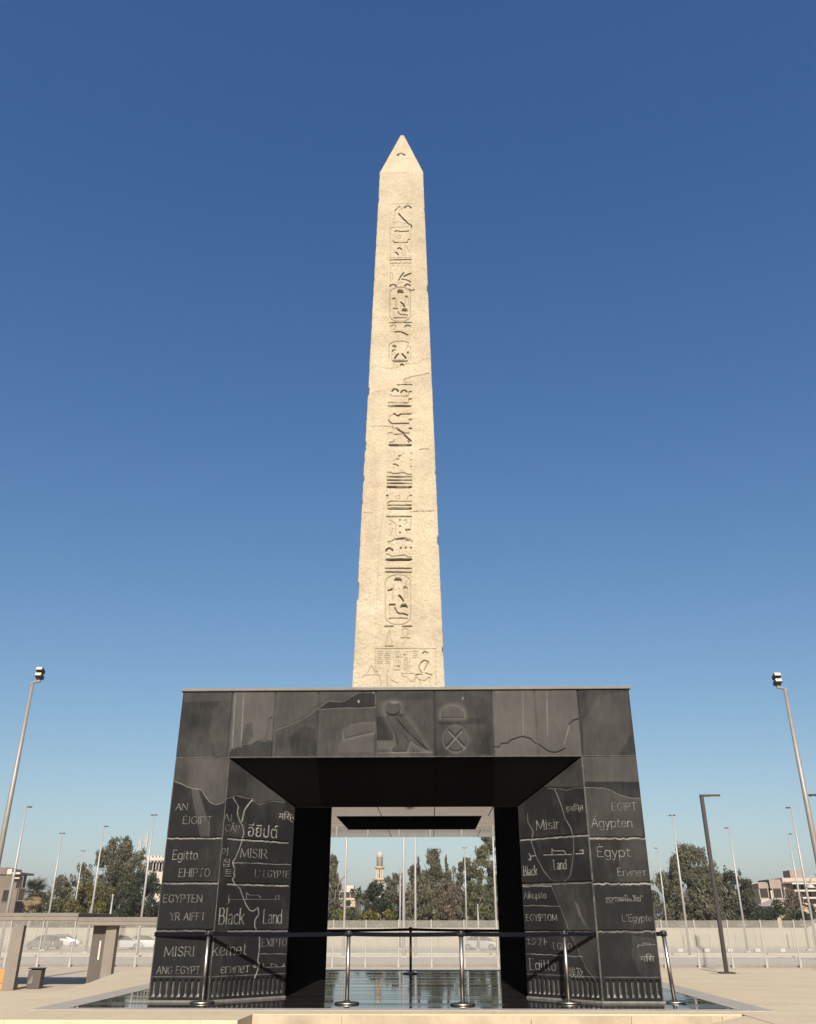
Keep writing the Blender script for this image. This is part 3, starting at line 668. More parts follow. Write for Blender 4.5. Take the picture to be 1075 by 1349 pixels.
F.glyphs('ഈജിപ്ത്', 798.5, 1189.5, 50, 11); F.text("L'Egypte", 820.5, 1213.4, 39, 9, False, wear=.6)
carve_masr(F, Z6, [(845,446),(960,440)], [(875,443),(878,430),(925,430),(930,440)], [(850,440),(838,460)], None, .006, .65)
F.glyphs('मिस', 844, 1266.5, 19, 10.5, wear=.7)
for k, y in enumerate((1104.7, 1164.5, 1227.5)): course(F, y, 776, 875, 60+k, .68 if k < 2 else .35, .009, .010)
flutes(F, .05, A-W1-.02, 9, 4)
F.stroke([(.006, .03), (.006, H1)], .004, .004, .35); F.stroke([(A-W1-.006, .03), (A-W1-.006, 1.2)], .003, .004, .3)
F.build('carved_panel', M['granite'], piers[1])
# ---- frieze over the opening
F = Face((-A, 0, H1), (1, 0, 0), (0, 0, 1), (0, -1, 0), 2*A, lambda x: HT-H1-.054, .009)
FA = (225, 895, 3.36); FB = (545, 895, 3.583); FC = (400, 900, 3.839)
zz = lambda z, p: F.zoom(*z, p)
F.tone += .20
seam = [F.px(x, 953)[0] for x in (303.5, 360.5, 418, 494.5, 572.5, 650, 706.5, 764)]
edges = [0]+seam+[2*A]
for (i, tn) in ((0, .16), (1, .62), (2, .46), (3, .34), (4, .30), (5, .22), (6, .66), (7, .62), (8, .14)):
    F.fill([(edges[i], -.1), (edges[i+1], -.1), (edges[i+1], 2), (edges[i], 2)], None, tn)
def patch(z, p, tn, sd=0, amp=.01, line=0): 
    q = zz(z, p); q = jag(q+[q[0]], amp, 6, sd); F.fill(q, None, tn)
    if line: F.stroke(q, .004, .010, line)
patch(FA, [(60,55),(272,55),(262,95),(60,98)], .34, 1)
patch(FA, [(180,140),(230,95),(272,85),(250,340),(200,338),(170,240)], .30, 2)
patch(FA, [(258,345),(262,315),(300,298),(350,290),(380,275),(450,272),(450,345)], .12, 3)
patch(FA, [(330,200),(360,190),(365,250),(340,285),(310,290)], .30, 33)
patch(FA, [(462,222),(560,185),(650,130),(650,340),(600,340),(460,340)], .28, 4)
patch(FA, [(520,260),(590,205),(640,220),(642,340),(540,340)], .12, 5)
patch(FA, [(655,128),(700,95),(760,100),(800,76),(830,57),(905,57),(905,122),(655,132)], .02, 6, .008, .25)
patch(FA, [(657,140),(905,138),(900,190),(800,200),(760,225),(700,300),(657,330)], .34, 7)
patch(FA, [(740,300),(770,225),(800,203),(850,194),(898,192),(898,320),(740,325)], .48, 8, .006)
F.halo(zz(FA, [(765,225),(800,203),(850,194),(898,192),(898,230),(770,260)]), .07, .4)
# broken crack lines
for p, dk in (([(378,320),(405,322),(415,305),(450,300),(460,288),(515,270),(550,282),(570,300),(600,315),(625,335),(650,345),(680,345),(712,328)], .03), ([(735,215),(755,195),(780,187)], .03)):
    F.stroke(jag(zz(FB, p), .004, 4, 11), .008, dk)
F.stroke(zz(FB, [(712,300),(735,215)]), .005, .008, .3)
F.stroke(jag(zz(FA, [(420,260),(432,215),(436,180),(446,170)]), .006, 4, 12), .006, .02)
F.stroke(jag(zz(FA, [(650,128),(600,165),(540,195),(462,225)]), .004, 4, 14), .006, .012, .2)
F.stroke(jag(zz(FA, [(448,272),(400,270),(350,290),(300,300)]), .006, 4, 15), .005, .012)
for x in (286, 324): F.stroke(zz(FA, [(x,60),(x-14,300)]), .007, .004, .28)
for x in (518, 632): F.stroke(zz(FB, [(x-4,55),(x,260)]), .006, .004, .22)
patch(FB, [(800,190),(830,160),(850,110),(880,70),(1008,55),(1028,255),(970,355),(800,358)], .30, 9)
patch(FB, [(330,120),(365,110),(368,355),(300,355),(340,250)], .12, 10)
patch(FB, [(385,55),(415,55),(395,72)], .95, 13, .003)
patch(FB, [(105,180),(340,180),(340,212),(110,212)], .06, 16, .004)
patch(FB, [(240,60),(330,90),(345,180),(250,175)], .12, 17)
# owl in sunk relief
owl = zz(FC, [(414,118),(419,102),(434,92),(452,89),(470,92),(485,103),(490,122),(488,150),(515,160),(510,170),(545,205),(580,255),(610,305),(632,340),(605,330),(565,305),(540,285),(530,320),(520,345),(445,345),(450,325),(470,315),(462,280),(455,240),(437,200),(418,165),(414,130)])
patch(FC, [(370,170),(420,168),(450,230),(455,288),(372,288)], .0, 18, .004)
patch(FC, [(372,292),(455,292),(450,335),(372,335)], .55, 19, .01)
patch(FC, [(372,50),(500,48),(655,50),(655,80),(372,88)], .20, 20)
F.halo(owl, .10, .42); F.fill(owl, None, .30)
beak = .010
F.stroke(smooth_pts(zz(FC, [(418,150),(440,162),(470,158),(488,140),(490,120)])), .007, .03)
F.stroke(smooth_pts(zz(FC, [(465,165),(475,190),(500,220),(540,262),(590,310),(632,342)])), .010, .03)
F.stroke(smooth_pts(zz(FC, [(470,166),(500,158),(518,163),(490,170)])), .007, .03)
F.stroke(smooth_pts(zz(FC, [(455,245),(475,290),(462,325),(445,345)])), .006, .02)
F.stroke(smooth_pts(zz(FC, [(515,272),(528,300),(518,345)])), .006, .02)
for q in ([(428,120),(445,112),(455,125),(440,132),(428,120)], [(462,122),(474,112),(484,122),(474,132),(462,122)]): F.stroke(zz(FC, q), .003, .006)
for k in range(4): F.stroke(zz(FC, [(505+k*22,195+k*30),(540+k*20,265+k*18)]), .004, .010)
F.stroke(zz(FC, [(372,352),(650,348)]), .004, .010, .2)
F.fill(zz(FC, [(435,92),(480,92),(475,102),(440,103)]), None, None, .35)
# loaf and crossroads town
loaf = smooth_pts(zz(FC, [(694,172),(700,140),(725,118),(755,112),(785,118),(808,142),(814,172)]))
F.halo(loaf, .09, .65); F.fill(loaf, None, .42); F.stroke(loaf, .004, .022)
cen = zz(FC, [(768,278)])[0]; rr_ = abs(zz(FC, [(828,278)])[0][0]-cen[0])
town = [(cen[0]+rr_*math.cos(t*PI/18), cen[1]+rr_*1.08*math.sin(t*PI/18)) for t in range(36)]
F.halo(town, .06, .5); F.fill(town, None, .38); F.stroke(town+[town[0]], .004, .016)
for a in (45, 135):
    v = (math.cos(math.radians(a))*rr_*.93, math.sin(math.radians(a))*rr_*.98)
    F.stroke([(cen[0]-v[0], cen[1]-v[1]), (cen[0]+v[0], cen[1]+v[1])], .022, .022)
    F.stroke([(cen[0]-v[0]-.022*np.sign(v[0]), cen[1]-v[1]-.028), (cen[0]+v[0]-.022*np.sign(v[0]), cen[1]+v[1]-.028)], .004, .03, .5)
for x, y in ((278,92),(352,47)): F.fill(zz(FC, [(x,y-8),(x+7,y),(x,y+10),(x-6,y)]), None, None, .8)
F.fill(zz(FC, [(803,68),(810,74),(806,84),(801,78)]), None, None, .8)
for x in seam: F.stroke([(x, 0), (x, 2)], .0035, .03)
F.stroke([(0, .006), (2*A, .006)], .006, .004, .30)
F.tone = .30+(F.tone-.30)*.92
F.build('carved_frieze', M['granite'], lintel_front)
# faint lettering on the sloping soffit of the front lintel
def soffit_text(st, px_, py_, w, h):
    Nn = Vector((0, -(H1-HC), -SP)).normalized(); U = Vector((1, 0, 0)); O = Vector((0, .04, H1+.002)); V = Vector((0, SP-.04, HC-H1)).normalized()
    cu = bpy.data.curves.new('lettering', 'FONT'); cu.body = st; cu.resolution_u = 3
    ob = bpy.data.objects.new('lettering', cu); C.objects.link(ob); bpy.context.view_layer.update()
    me0 = ob.to_mesh(); me = me0.copy(); ob.to_mesh_clear(); bpy.data.objects.remove(ob); bpy.data.curves.remove(cu)
    V2 = np.array([v.co[:2] for v in me.vertices]); lo, hi = V2.min(0), V2.max(0)
    p0 = on_plane(px_, py_, O, Nn); p1 = on_plane(px_+w, py_, O, Nn); p2 = on_plane(px_, py_-h, O, Nn)
    for v in me.vertices:
        a = (v.co.x-lo[0])/(hi[0]-lo[0]); b = (v.co.y-lo[1])/(hi[1]-lo[1])
        v.co = p0+(p1-p0)*a+(p2-p0)*b+Nn*.006
    o = link('soffit_lettering', me, M['soffit_letter'], lintel_front); return o
M['soffit_letter'] = simple('cut_letter_granite', (.035, .033, .031), .5, 0, .2, 30)
soffit_text('Αίγυπτος', 583, 1058.5, 61, 10); soffit_text('EGYPTO', 432, 1050, 52, 9)

# ------------------------------------------------------------------ obelisk
OX = -.2092; ZA, ZB, ZT = HT+.001, 20.1412, 22.2839
half = lambda z: .9531+(.6172-.9531)*(z-5.3)/(20.1412-5.3)
obel = empty('obelisk', (OX, A, ZA), 0, 'tall tapering sandstone obelisk with a column of hieroglyphs, standing on the black gateway', 'obelisk')
hb, ht_ = half(ZA), half(ZB)
slope = Vector((0, hb-ht_, ZB-ZA)); fl = slope.length
class OFace(Face): pass
F = Face((OX-hb, A-hb, ZA), (1, 0, 0), slope, (0, -(ZB-ZA), hb-ht_), 2*hb, lambda x: fl, .0095)
ts = F.T/fl; F.Sraw = F.S.copy()
cxm = hb; F.S = cxm+(F.S-cxm)*(1-ts*(1-ht_/hb))           # the grid follows the taper
def oz(ox, oy, sc, *pls, w=.02, d=.035, sm=False):
    for p in pls:
        q = F.zoom(ox, oy, sc, p); F.stroke(smooth_pts(q, 4) if sm else q, (w*.46 if w > .026 else w*.58), d*1.2, 1.0 if w > .014 else (.5 if w > .0105 else .30), soft=.007)  # bolder strokes get more painted shade in the groove
def of(ox, oy, sc, p, d=.04, slope=True, wear=None, sm=False):
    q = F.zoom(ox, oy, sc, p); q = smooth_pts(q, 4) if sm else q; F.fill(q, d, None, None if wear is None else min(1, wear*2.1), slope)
ZO1 = (490, 255, 14.333); ZO2 = (490, 335, 14.333); ZO3 = (490, 415, 13.4375); ZO4 = (490, 490, 13.4375); ZO5 = (480, 580, 11.316); ZO6 = (480, 670, 10.75); ZO7 = (480, 745, 10.75); ZO8 = (460, 815, 8.269)
TH, MD, FN = dict(w=.030, d=.06), dict(w=.017, d=.03), dict(w=.008, d=.014)
# tip arc
oz(440, 170, 5.394, [(452,185),(462,174),(480,172),(502,182)], w=.016, d=.04, sm=True)
oz(*ZO1, [(340,200),(540,190),(760,190)], **FN)
oz(*ZO1, [(620,265),(640,240),(680,228),(715,240),(735,265)], sm=True, **TH)
oz(*ZO1, [(435,322),(500,255),(525,235)], **MD); oz(*ZO1, [(505,375),(560,440),(620,500),(680,560),(750,605)], **TH); oz(*ZO1, [(745,635),(750,615)], **MD)
oz(*ZO1, [(545,250),(540,300),(505,330)], [(480,520),(550,545),(640,570)], [(430,370),(430,440),(400,550),(470,550)], [(560,300),(600,260)], **FN)
oz(*ZO1, [(340,652),(400,636),(520,630),(700,628)], **FN); oz(*ZO1, [(435,712),(480,700),(560,718),(690,705)], sm=True, **TH)
oz(*ZO1, [(345,660),(345,820)], [(735,650),(730,820)], **FN); oz(*ZO1, [(480,810),(510,780),(545,795),(540,835),(500,850)], sm=True, **FN)
oz(*ZO1, [(395,890),(430,922),(660,922),(672,900)], **MD); oz(*ZO1, [(680,870),(708,862)], w=.02, d=.05)
oz(*ZO1, [(490,1035),(525,1022),(555,1045)], w=.024, d=.05, sm=True); oz(*ZO1, [(435,1105),(455,1100),(500,1155)], w=.022, d=.05)
oz(*ZO1, [(570,1050),(568,1150)], [(610,960),(660,1020),(720,1120)], [(620,980),(600,1180)], [(640,1080),(630,1190)], **FN)
oz(*ZO1, [(340,1212),(740,1210)], **FN); oz(*ZO1, [(342,1250),(740,1245)], w=.016, d=.035)
oz(*ZO2, [(340,160),(400,172),(440,158),(500,172),(545,155),(600,168),(640,155),(700,168),(740,155)], w=.011, d=.02, sm=True)
for x in (395, 487, 600, 680): oz(*ZO2, [(x,205),(x+5,207)], w=.012, d=.03)
for x in (355, 420, 470, 560, 640, 720): oz(*ZO2, [(x,210),(x,320)], w=.005, d=.006)
oz(*ZO2, [(600,345),(560,390),(525,445)], [(502,485),(520,470)], w=.019, d=.045); oz(*ZO2, [(735,355),(660,385),(600,415)], **TH); oz(*ZO2, [(565,465),(620,475),(680,490),(728,522)], sm=True, w=.022, d=.05)
oz(*ZO2, [(345,350),(390,350),(390,480)], [(350,400),(350,520)], [(480,540),(600,540)], **FN)
oz(*ZO2, [(340,600),(370,575),(400,570),(440,580),(455,602)], [(622,598),(650,570),(685,565),(725,592)], sm=True, w=.022, d=.05)
def cartouche(z, x0, x1, y0, y1, w, d):
    rx = (x1-x0)/2; ry = rx*.42*((y1-y0)/560); cx = (x0+x1)/2; p = []
    ry = rx*.62
    for k in range(13): a = PI*k/12; p.append((cx-rx*math.cos(a), y0+ry-ry*math.sin(a)))
    for k in range(13): a = PI*k/12; p.append((cx+rx*math.cos(a), y1-ry+ry*math.sin(a)))
    p.append(p[0]); oz(*z, p, w=w, d=d)
cartouche(ZO2, 335, 725, 620, 1275, .010, .022)
oz(*ZO2, [(700,655),(740,685),(800,660)], **MD)
of(*ZO2, [(470,728),(478,685),(505,660),(560,660),(592,685),(602,728)], .10, False, .45)
of(*ZO2, [(560,1078),(570,1035),(600,1012),(645,1015),(668,1040),(678,1078)], .10, False, .45)
of(*ZO2, [(618,812),(630,785),(660,782),(685,800),(685,822),(660,812)], .08, False, .4)
oz(*ZO2, [(385,838),(420,832),(435,820)], [(405,1022),(485,1022)], w=.022, d=.05); oz(*ZO2, [(545,900),(580,930),(612,980)], w=.028, d=.06)
oz(*ZO2, [(640,850),(622,930),(615,975)], [(690,830),(690,970)], [(440,850),(440,990)], [(465,840),(465,990)], [(405,1085),(410,1150),(430,1155)], [(545,975),(550,985)], **FN)
oz(*ZO2, [(495,1080),(520,1120),(560,1138),(620,1138),(670,1150)], sm=True, **MD); oz(*ZO2, [(412,1197),(655,1195)], w=.018, d=.04)
oz(*ZO3, [(310,135),(700,130)], **MD)
oz(*ZO3, [(320,205),(370,175),(415,178),(420,215)], sm=True, w=.012, d=.025); oz(*ZO3, [(405,295),(500,295),(560,315),(630,350)], sm=True, **TH); oz(*ZO3, [(400,240),(360,305)], **FN)
of(*ZO3, [(565,220),(580,185),(610,168),(650,168),(685,185),(698,218),(665,198),(630,195),(595,205)], .09, False, .45)
oz(*ZO3, [(740,260),(725,310),(690,340),(640,350)], sm=True, **FN)
oz(*ZO3, [(305,550),(330,500),(400,468),(500,458),(590,465),(655,490)], sm=True, w=.012, d=.024); oz(*ZO3, [(305,550),(300,800)], [(680,560),(690,820)], **FN)
of(*ZO3, [(352,560),(365,530),(400,522),(435,535),(443,565),(400,572)], .09, False, .45); of(*ZO3, [(350,645),(355,615),(380,602),(425,605),(420,625),(385,635),(370,650)], .08, False, .45)
oz(*ZO3, [(405,765),(440,710),(465,690)], [(535,690),(580,735),(600,760)], w=.025, d=.055); oz(*ZO3, [(640,650),(632,670)], w=.022, d=.05)
oz(*ZO3, [(355,650),(350,790)], [(405,660),(405,720)], [(600,620),(640,530)], [(600,660),(600,740)], [(625,540),(660,560)], [(645,680),(642,780)], **FN)
of(*ZO3, [(345,797),(645,795),(615,832),(385,832)], .07, False, .4)
oz(*ZO3, [(505,880),(530,865),(555,880)], w=.022, d=.05); oz(*ZO3, [(370,920),(400,880)], [(440,890),(460,915)], [(380,860),(400,885)], [(590,865),(660,850)], **FN)
# repaired band with its broken edge
rep = F.zoom(*ZO3, [(-100,1000),(0,930),(100,900),(250,940),(420,935),(560,870),(700,860),(820,850),(900,790),(1010,770),(1100,780),(1100,1010),(900,1050),(700,1080),(570,1150),(560,1200),(480,1250),(300,1290),(100,1330),(-100,1500)])
F.fill(rep, .010, .34)
oz(*ZO3, [(1010,1020),(900,1050),(780,1072),(680,1095),(570,1135),(555,1190)], w=.011, d=.03)
oz(*ZO4, [(0,400),(40,350),(120,340)], w=.008, d=.02); oz(*ZO4, [(0,962),(180,960),(320,965)], w=.007, d=.02)
oz(*ZO4, [(320,280),(380,270),(450,212)], [(555,180),(700,180)], **FN); oz(*ZO4, [(450,220),(700,220)], **MD)
oz(*ZO4, [(355,335),(380,305),(410,298),(445,310),(462,335)], [(515,358),(540,328),(570,318),(600,328),(615,350)], sm=True, w=.024, d=.05)
oz(*ZO4, [(320,395),(350,425),(645,425),(655,345),(690,345)], [(290,545),(360,535),(380,545),(645,545),(655,470)], w=.012, d=.022)
for y in (345, 472, 840, 998): oz(*ZO4, [(662,y),(695,y)], w=.024, d=.05)
oz(*ZO4, [(300,598),(692,598)], w=.032, d=.07); of(*ZO4, [(310,605),(690,605),(640,660),(560,690),(430,690),(350,655)], .03, True)
oz(*ZO4, [(305,800),(330,780),(395,735)], **FN); oz(*ZO4, [(390,735),(465,775),(510,742),(690,738)], w=.022, d=.05)
oz(*ZO4, [(300,850),(310,880),(360,912),(650,908)], w=.018, d=.04)
oz(*ZO4, [(455,1010),(550,1070)], [(570,1105),(690,1220)], **TH); oz(*ZO4, [(555,1080),(650,1078)], [(635,1215),(655,1245)], w=.016, d=.035)
oz(*ZO4, [(355,980),(375,965)], [(385,1000),(405,1000)], [(420,1000),(440,985)], [(280,1080),(330,1070),(370,1082)], [(400,1100),(560,1095)], [(400,1200),(380,1230),(310,1245)], w=.011, d=.025)
oz(*ZO4, [(305,1290),(692,1290)], w=.034, d=.075)
oz(*ZO5, [(365,68),(700,66)], w=.010, d=.07); of(*ZO5, [(380,78),(695,78),(640,125),(570,145),(480,145),(420,120)], .03, True)
oz(*ZO5, [(510,230),(545,228)], [(480,278),(510,278)], [(430,352),(460,355),(505,380)], w=.016, d=.035); oz(*ZO5, [(430,300),(490,285)], [(560,210),(600,190)], [(540,320),(575,318)], [(440,412),(446,412)], [(450,160),(440,240)], **FN)
for y in (190, 290, 388): oz(*ZO5, [(695,y),(700,y)], w=.016, d=.035)
oz(*ZO5, [(825,140),(860,130),(960,130)], w=.010, d=.03)
oz(*ZO5, [(345,475),(390,480),(430,495),(500,490),(560,478),(610,488),(640,505),(700,510)], sm=True, w=.014, d=.03)
for y in (543, 592, 640): oz(*ZO5, [(342,y),(700,y)], w=.018, d=.04)
oz(*ZO5, [(345,694),(695,694)], w=.036, d=.08); of(*ZO5, [(355,705),(690,705),(640,755),(560,778),(480,778),(400,750)], .03, True)
for x in (340, 692): oz(*ZO5, [(x-12,820),(x+12,820)], w=.016, d=.035)
oz(*ZO5, [(470,830),(485,880)], [(512,818),(518,822)], [(520,830),(520,880)], [(655,830),(640,880)], [(345,830),(340,870)], w=.010, d=.02)
oz(*ZO5, [(345,945),(370,912),(400,908),(705,908)], w=.013, d=.025); oz(*ZO5, [(345,966),(700,966)], w=.016, d=.035); oz(*ZO5, [(358,1015),(695,1013)], w=.034, d=.075)
of(*ZO5, [(370,1025),(690,1025),(640,1070),(570,1095),(470,1095),(410,1065)], .03, True)
oz(*ZO5, [(0,1078),(120,1080)], [(690,1068),(800,1060),(1050,1050)], w=.008, d=.02)
oz(*ZO6, [(315,113),(480,110)], [(500,110),(665,112)], **MD)
oz(*ZO6, [(360,165),(400,185),(440,215),(455,250)], [(440,270),(445,370)], [(400,285),(375,370)], [(360,230),(375,215)], [(345,380),(375,375)], [(560,170),(590,160),(600,200),(570,230)], [(665,160),(650,290)], [(595,300),(600,350)], sm=False, w=.009, d=.018)
oz(*ZO6, [(590,295),(642,295)], w=.024, d=.05)
for x, y in ((505,158),(505,247),(505,338),(515,555),(585,553),(660,553)): oz(*ZO6, [(x-4,y),(x+4,y)], w=.020, d=.045)
oz(*ZO6, [(330,470),(390,458),(430,425),(520,418),(580,415),(640,440),(680,470)], w=.012, d=.025); oz(*ZO6, [(440,435),(500,428),(560,425)], [(585,435),(620,448)], w=.020, d=.045)
oz(*ZO6, [(330,480),(340,495),(420,515)], **FN)
oz(*ZO6, [(305,598),(325,570),(355,562),(385,572),(400,592)], sm=True, w=.022, d=.05)
oz(*ZO6, [(310,645),(345,648),(380,672),(450,670),(530,660),(575,660),(605,680),(660,684)], sm=True, w=.012, d=.024)
oz(*ZO6, [(315,724),(660,718)], w=.038, d=.08); of(*ZO6, [(330,735),(655,732),(620,780),(560,808),(430,808),(360,780)], .03, True)
for y in (846, 899): oz(*ZO6, [(302,y),(665,y)], **MD)
cartouche(ZO7, 297, 655, 130, 840, .009, .022)
of(*ZO7, [(418,222),(425,190),(450,168),(495,168),(525,190),(535,225),(500,212),(450,212)], .09, False, .45)
of(*ZO7, [(547,330),(555,302),(580,290),(605,300),(612,328),(580,315)], .08, False, .4); of(*ZO7, [(505,600),(515,560),(545,540),(585,542),(610,570),(615,602),(580,588),(535,588)], .09, False, .45)
oz(*ZO7, [(338,348),(370,345),(392,328)], [(358,554),(432,554)], w=.020, d=.045); oz(*ZO7, [(490,420),(520,450),(550,500)], w=.028, d=.06)
oz(*ZO7, [(435,600),(455,650),(500,680),(560,682),(612,700)], sm=True, w=.018, d=.04); oz(*ZO7, [(350,752),(380,745),(580,745),(610,752)], w=.012, d=.028)
oz(*ZO7, [(395,340),(395,500)], [(415,280),(412,500)], [(350,580),(350,690),(380,695)], [(575,370),(560,480)], [(612,330),(612,470)], [(485,440),(490,510)], [(600,215),(585,260)], [(480,320),(495,350)], **FN)
oz(*ZO7, [(290,862),(410,860)], [(545,862),(665,862)], **MD)
oz(*ZO8, [(435,130),(395,300),(470,300),(435,130)], w=.007, d=.012); oz(*ZO8, [(390,300),(475,300)], [(565,210),(660,210)], w=.012, d=.025)
oz(*ZO8, [(605,108),(580,130),(580,170),(605,200),(640,175),(640,130),(605,108)], sm=True, w=.008, d=.015); oz(*ZO8, [(605,210),(600,290)], [(570,270),(595,300)], **FN)
oz(*ZO8, [(285,330),(940,330)], w=.008, d=.018); oz(*ZO8, [(940,330),(945,730)], [(285,330),(285,520)], **FN)
rg = random.Random(5)
for cx_, y0, y1 in ((335,360,500),(415,360,500),(525,365,570),(620,365,570),(720,360,430)):
    for y in range(y0, y1, 22):
        a = rg.uniform(12, 36); oz(*ZO8, [(cx_-a,y),(cx_+a*.9,y+rg.uniform(-3, 3))], w=.007, d=.016)
        if rg.random() < .5: oz(*ZO8, [(cx_+rg.uniform(-20,20),y),(cx_+rg.uniform(-20,20),y+20)], w=.006, d=.010)
oz(*ZO8, [(485,400),(485,565),(560,565),(560,400)], [(660,360),(660,570)], [(445,360),(440,520)], w=.006, d=.010)
for x, y in ((528,422),(540,520),(600,393)): oz(*ZO8, [(x-6,y),(x+8,y)], w=.013, d=.03)
oz(*ZO8, [(800,378),(825,358),(855,375)], [(785,475),(820,455),(862,470)], sm=True, w=.014, d=.03)
oz(*ZO8, [(785,475),(760,540),(790,590)], [(862,470),(820,560)], [(720,615),(760,605),(785,605)], [(835,595),(870,605),(900,618)], sm=True, w=.013, d=.028)
oz(*ZO8, [(575,598),(700,602)], [(570,625),(625,640),(680,695),(740,640),(720,615)], [(720,640),(770,670),(830,675),(870,640)], [(770,680),(780,730)], [(875,640),(880,730)], [(585,600),(570,620)], w=.009, d=.018)
oz(*ZO8, [(145,640),(170,620),(250,615),(310,615),(335,635),(350,735)], [(200,600),(240,510),(290,600)], [(455,670),(525,705)], [(285,520),(300,600)], [(415,560),(415,735)], w=.009, d=.018)
# hairlines of the column margins and weathered spalls
oz(440, 650, 5.0, [(330,70),(300,300),(275,830)], w=.006, d=.006); oz(440, 170, 5.394, [(400,540),(400,1100)], [(548,560),(548,1100)], w=.005, d=.005)
def fbm(X, Y, sc, seed):
    r2 = np.random.default_rng(seed); out = np.zeros_like(X); a = 1.0
    for o_ in range(4):
        g = r2.standard_normal((64, 64)); x, y = X*sc*2**o_, Y*sc*2**o_
        xi, yi = np.floor(x).astype(int), np.floor(y).astype(int); fx, fy_ = x-xi, y-yi; fx = fx*fx*(3-2*fx); fy_ = fy_*fy_*(3-2*fy_)
        v = (g[yi % 64, xi % 64]*(1-fx)+g[yi % 64, (xi+1) % 64]*fx)*(1-fy_)+(g[(yi+1) % 64, xi % 64]*(1-fx)+g[(yi+1) % 64, (xi+1) % 64]*fx)*fy_
        out += a*v; a *= .5
    return out
F.D += .004*(fbm(F.S, F.T, 6, 1)+1.2)+.0025*fbm(F.S, F.T, 30, 2)
ew = np.minimum(F.S-F.S[:, :1], F.S[:, -1:]-F.S)
chipn = fbm(F.T*1.0+F.S*.2, F.S*.3, 3.2, 3); chip = np.clip(chipn-1.0, 0, 1)
F.D += np.clip(1-ew/.05, 0, 1)*(.014+.05*chip)
topf = np.clip((fl-F.T)/.12, 0, 1); F.D *= topf
# silhouette: edges pulled in where chipped
pull = topf*np.clip(1-ew/.03, 0, 1)*(.006+.034*chip+.004*np.abs(fbm(F.T, F.T*0+.5, 9, 4)))
sgn = np.where(F.S < hb, 1, -1); F.S = F.S+pull*sgn
r_, c_ = F.S.shape
O_, U_, V_, N_ = (np.array(v) for v in (F.O, F.U, F.V, F.N))
P = O_+F.S[..., None]*U_+F.T[..., None]*V_-F.D[..., None]*N_
idx = np.arange(r_*c_).reshape(r_, c_)
Fq = [np.stack([idx[:-1, :-1], idx[:-1, 1:], idx[1:, 1:], idx[1:, :-1]], -1).reshape(-1, 4)]
zrow = ZA+(ZB-ZA)*np.linspace(0, 1, r_); hrow = half(zrow)
rngc = np.random.default_rng(9)
bR_ = np.stack([OX+hrow, A+hrow, zrow], -1); bL_ = np.stack([OX-hrow, A+hrow, zrow], -1)
allv = np.concatenate([P.reshape(-1, 3), bR_, bL_]); nR = r_*c_; nL = nR+r_
fr, flx = idx[:, -1], idx[:, 0]; iR = np.arange(r_)+nR; iL = np.arange(r_)+nL
Fq.append(np.stack([fr[:-1], iR[:-1], iR[1:], fr[1:]], -1)); Fq.append(np.stack([iR[:-1], iL[:-1], iL[1:], iR[1:]], -1)); Fq.append(np.stack([iL[:-1], flx[:-1], flx[1:], iL[1:]], -1))
pad = np.zeros(2*r_)
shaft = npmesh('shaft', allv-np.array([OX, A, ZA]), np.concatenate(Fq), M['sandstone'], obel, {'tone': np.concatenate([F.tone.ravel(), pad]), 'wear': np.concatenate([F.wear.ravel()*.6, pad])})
# pyramidion: four carved-down slopes with a blunt, worn tip
def pyramidion():
    n = 90; vs, fs, tn = [], [], []
    tip = .045
    for sd in range(4):
        base = len(vs); rg = np.random.default_rng(20+sd)
        for j in range(n+1):
            t = j/n; z = ZB+(ZT-ZB)*t; h = ht_*(1-t)+tip*t
            for i in range(n+1):
                x = -h+2*h*i/n; d = -h
                if 0 < i < n: d += .010*math.sin(i*1.7+j*.9+sd)*math.cos(j*1.1-i*.6)+rg.normal()*.003
                x_, y_ = x, d
                for _ in range(sd): x_, y_ = -y_, x_
                nib = .012*abs(math.sin(j*2.3+sd*1.9)) if i in (0, n) else 0
                k_ = 1-nib/max(h, .05); vs.append((x_*k_, y_*k_, z-ZA))
        for j in range(n):
            for i in range(n): a = base+j*(n+1)+i; fs.append((a, a+1, a+n+2, a+n+1))
    dz = ZT-ZB; Np = Vector((0, -dz, ht_-tip)).normalized(); O_p = Vector((OX, A-ht_, ZB)); wr = np.zeros(len(vs)); V_ = np.array(vs)
    arc = smooth_pts([tuple(on_plane(440+x/5.394, 170+y/5.394, O_p, Np))[0::2] for x, y in ((452, 186), (462, 176), (476, 173), (490, 176), (502, 184))], 6)
    crk = [tuple(on_plane(440+x/5.394, 170+y/5.394, O_p, Np))[0::2] for x, y in ((480, 214), (510, 207), (540, 206))]
    nf = (n+1)**2; X = V_[:nf, 0]+OX; Z = V_[:nf, 2]+ZA
    for pts, w_, k_ in ((arc, .035, 1.0), (crk, .018, .35)):
        for (ax, az), (bx, bz) in zip(pts[:-1], pts[1:]):
            t = np.clip(((X-ax)*(bx-ax)+(Z-az)*(bz-az))/((bx-ax)**2+(bz-az)**2), 0, 1); dd = np.hypot(X-ax-t*(bx-ax), Z-az-t*(bz-az))
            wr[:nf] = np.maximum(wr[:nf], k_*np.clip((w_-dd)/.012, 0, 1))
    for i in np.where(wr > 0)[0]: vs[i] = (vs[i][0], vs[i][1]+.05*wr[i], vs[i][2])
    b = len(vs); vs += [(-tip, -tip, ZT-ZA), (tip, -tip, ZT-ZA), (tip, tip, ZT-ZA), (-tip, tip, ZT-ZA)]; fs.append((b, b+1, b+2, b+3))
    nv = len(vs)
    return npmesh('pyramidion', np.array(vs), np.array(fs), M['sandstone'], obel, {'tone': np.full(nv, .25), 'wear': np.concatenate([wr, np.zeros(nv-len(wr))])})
pyr = pyramidion()

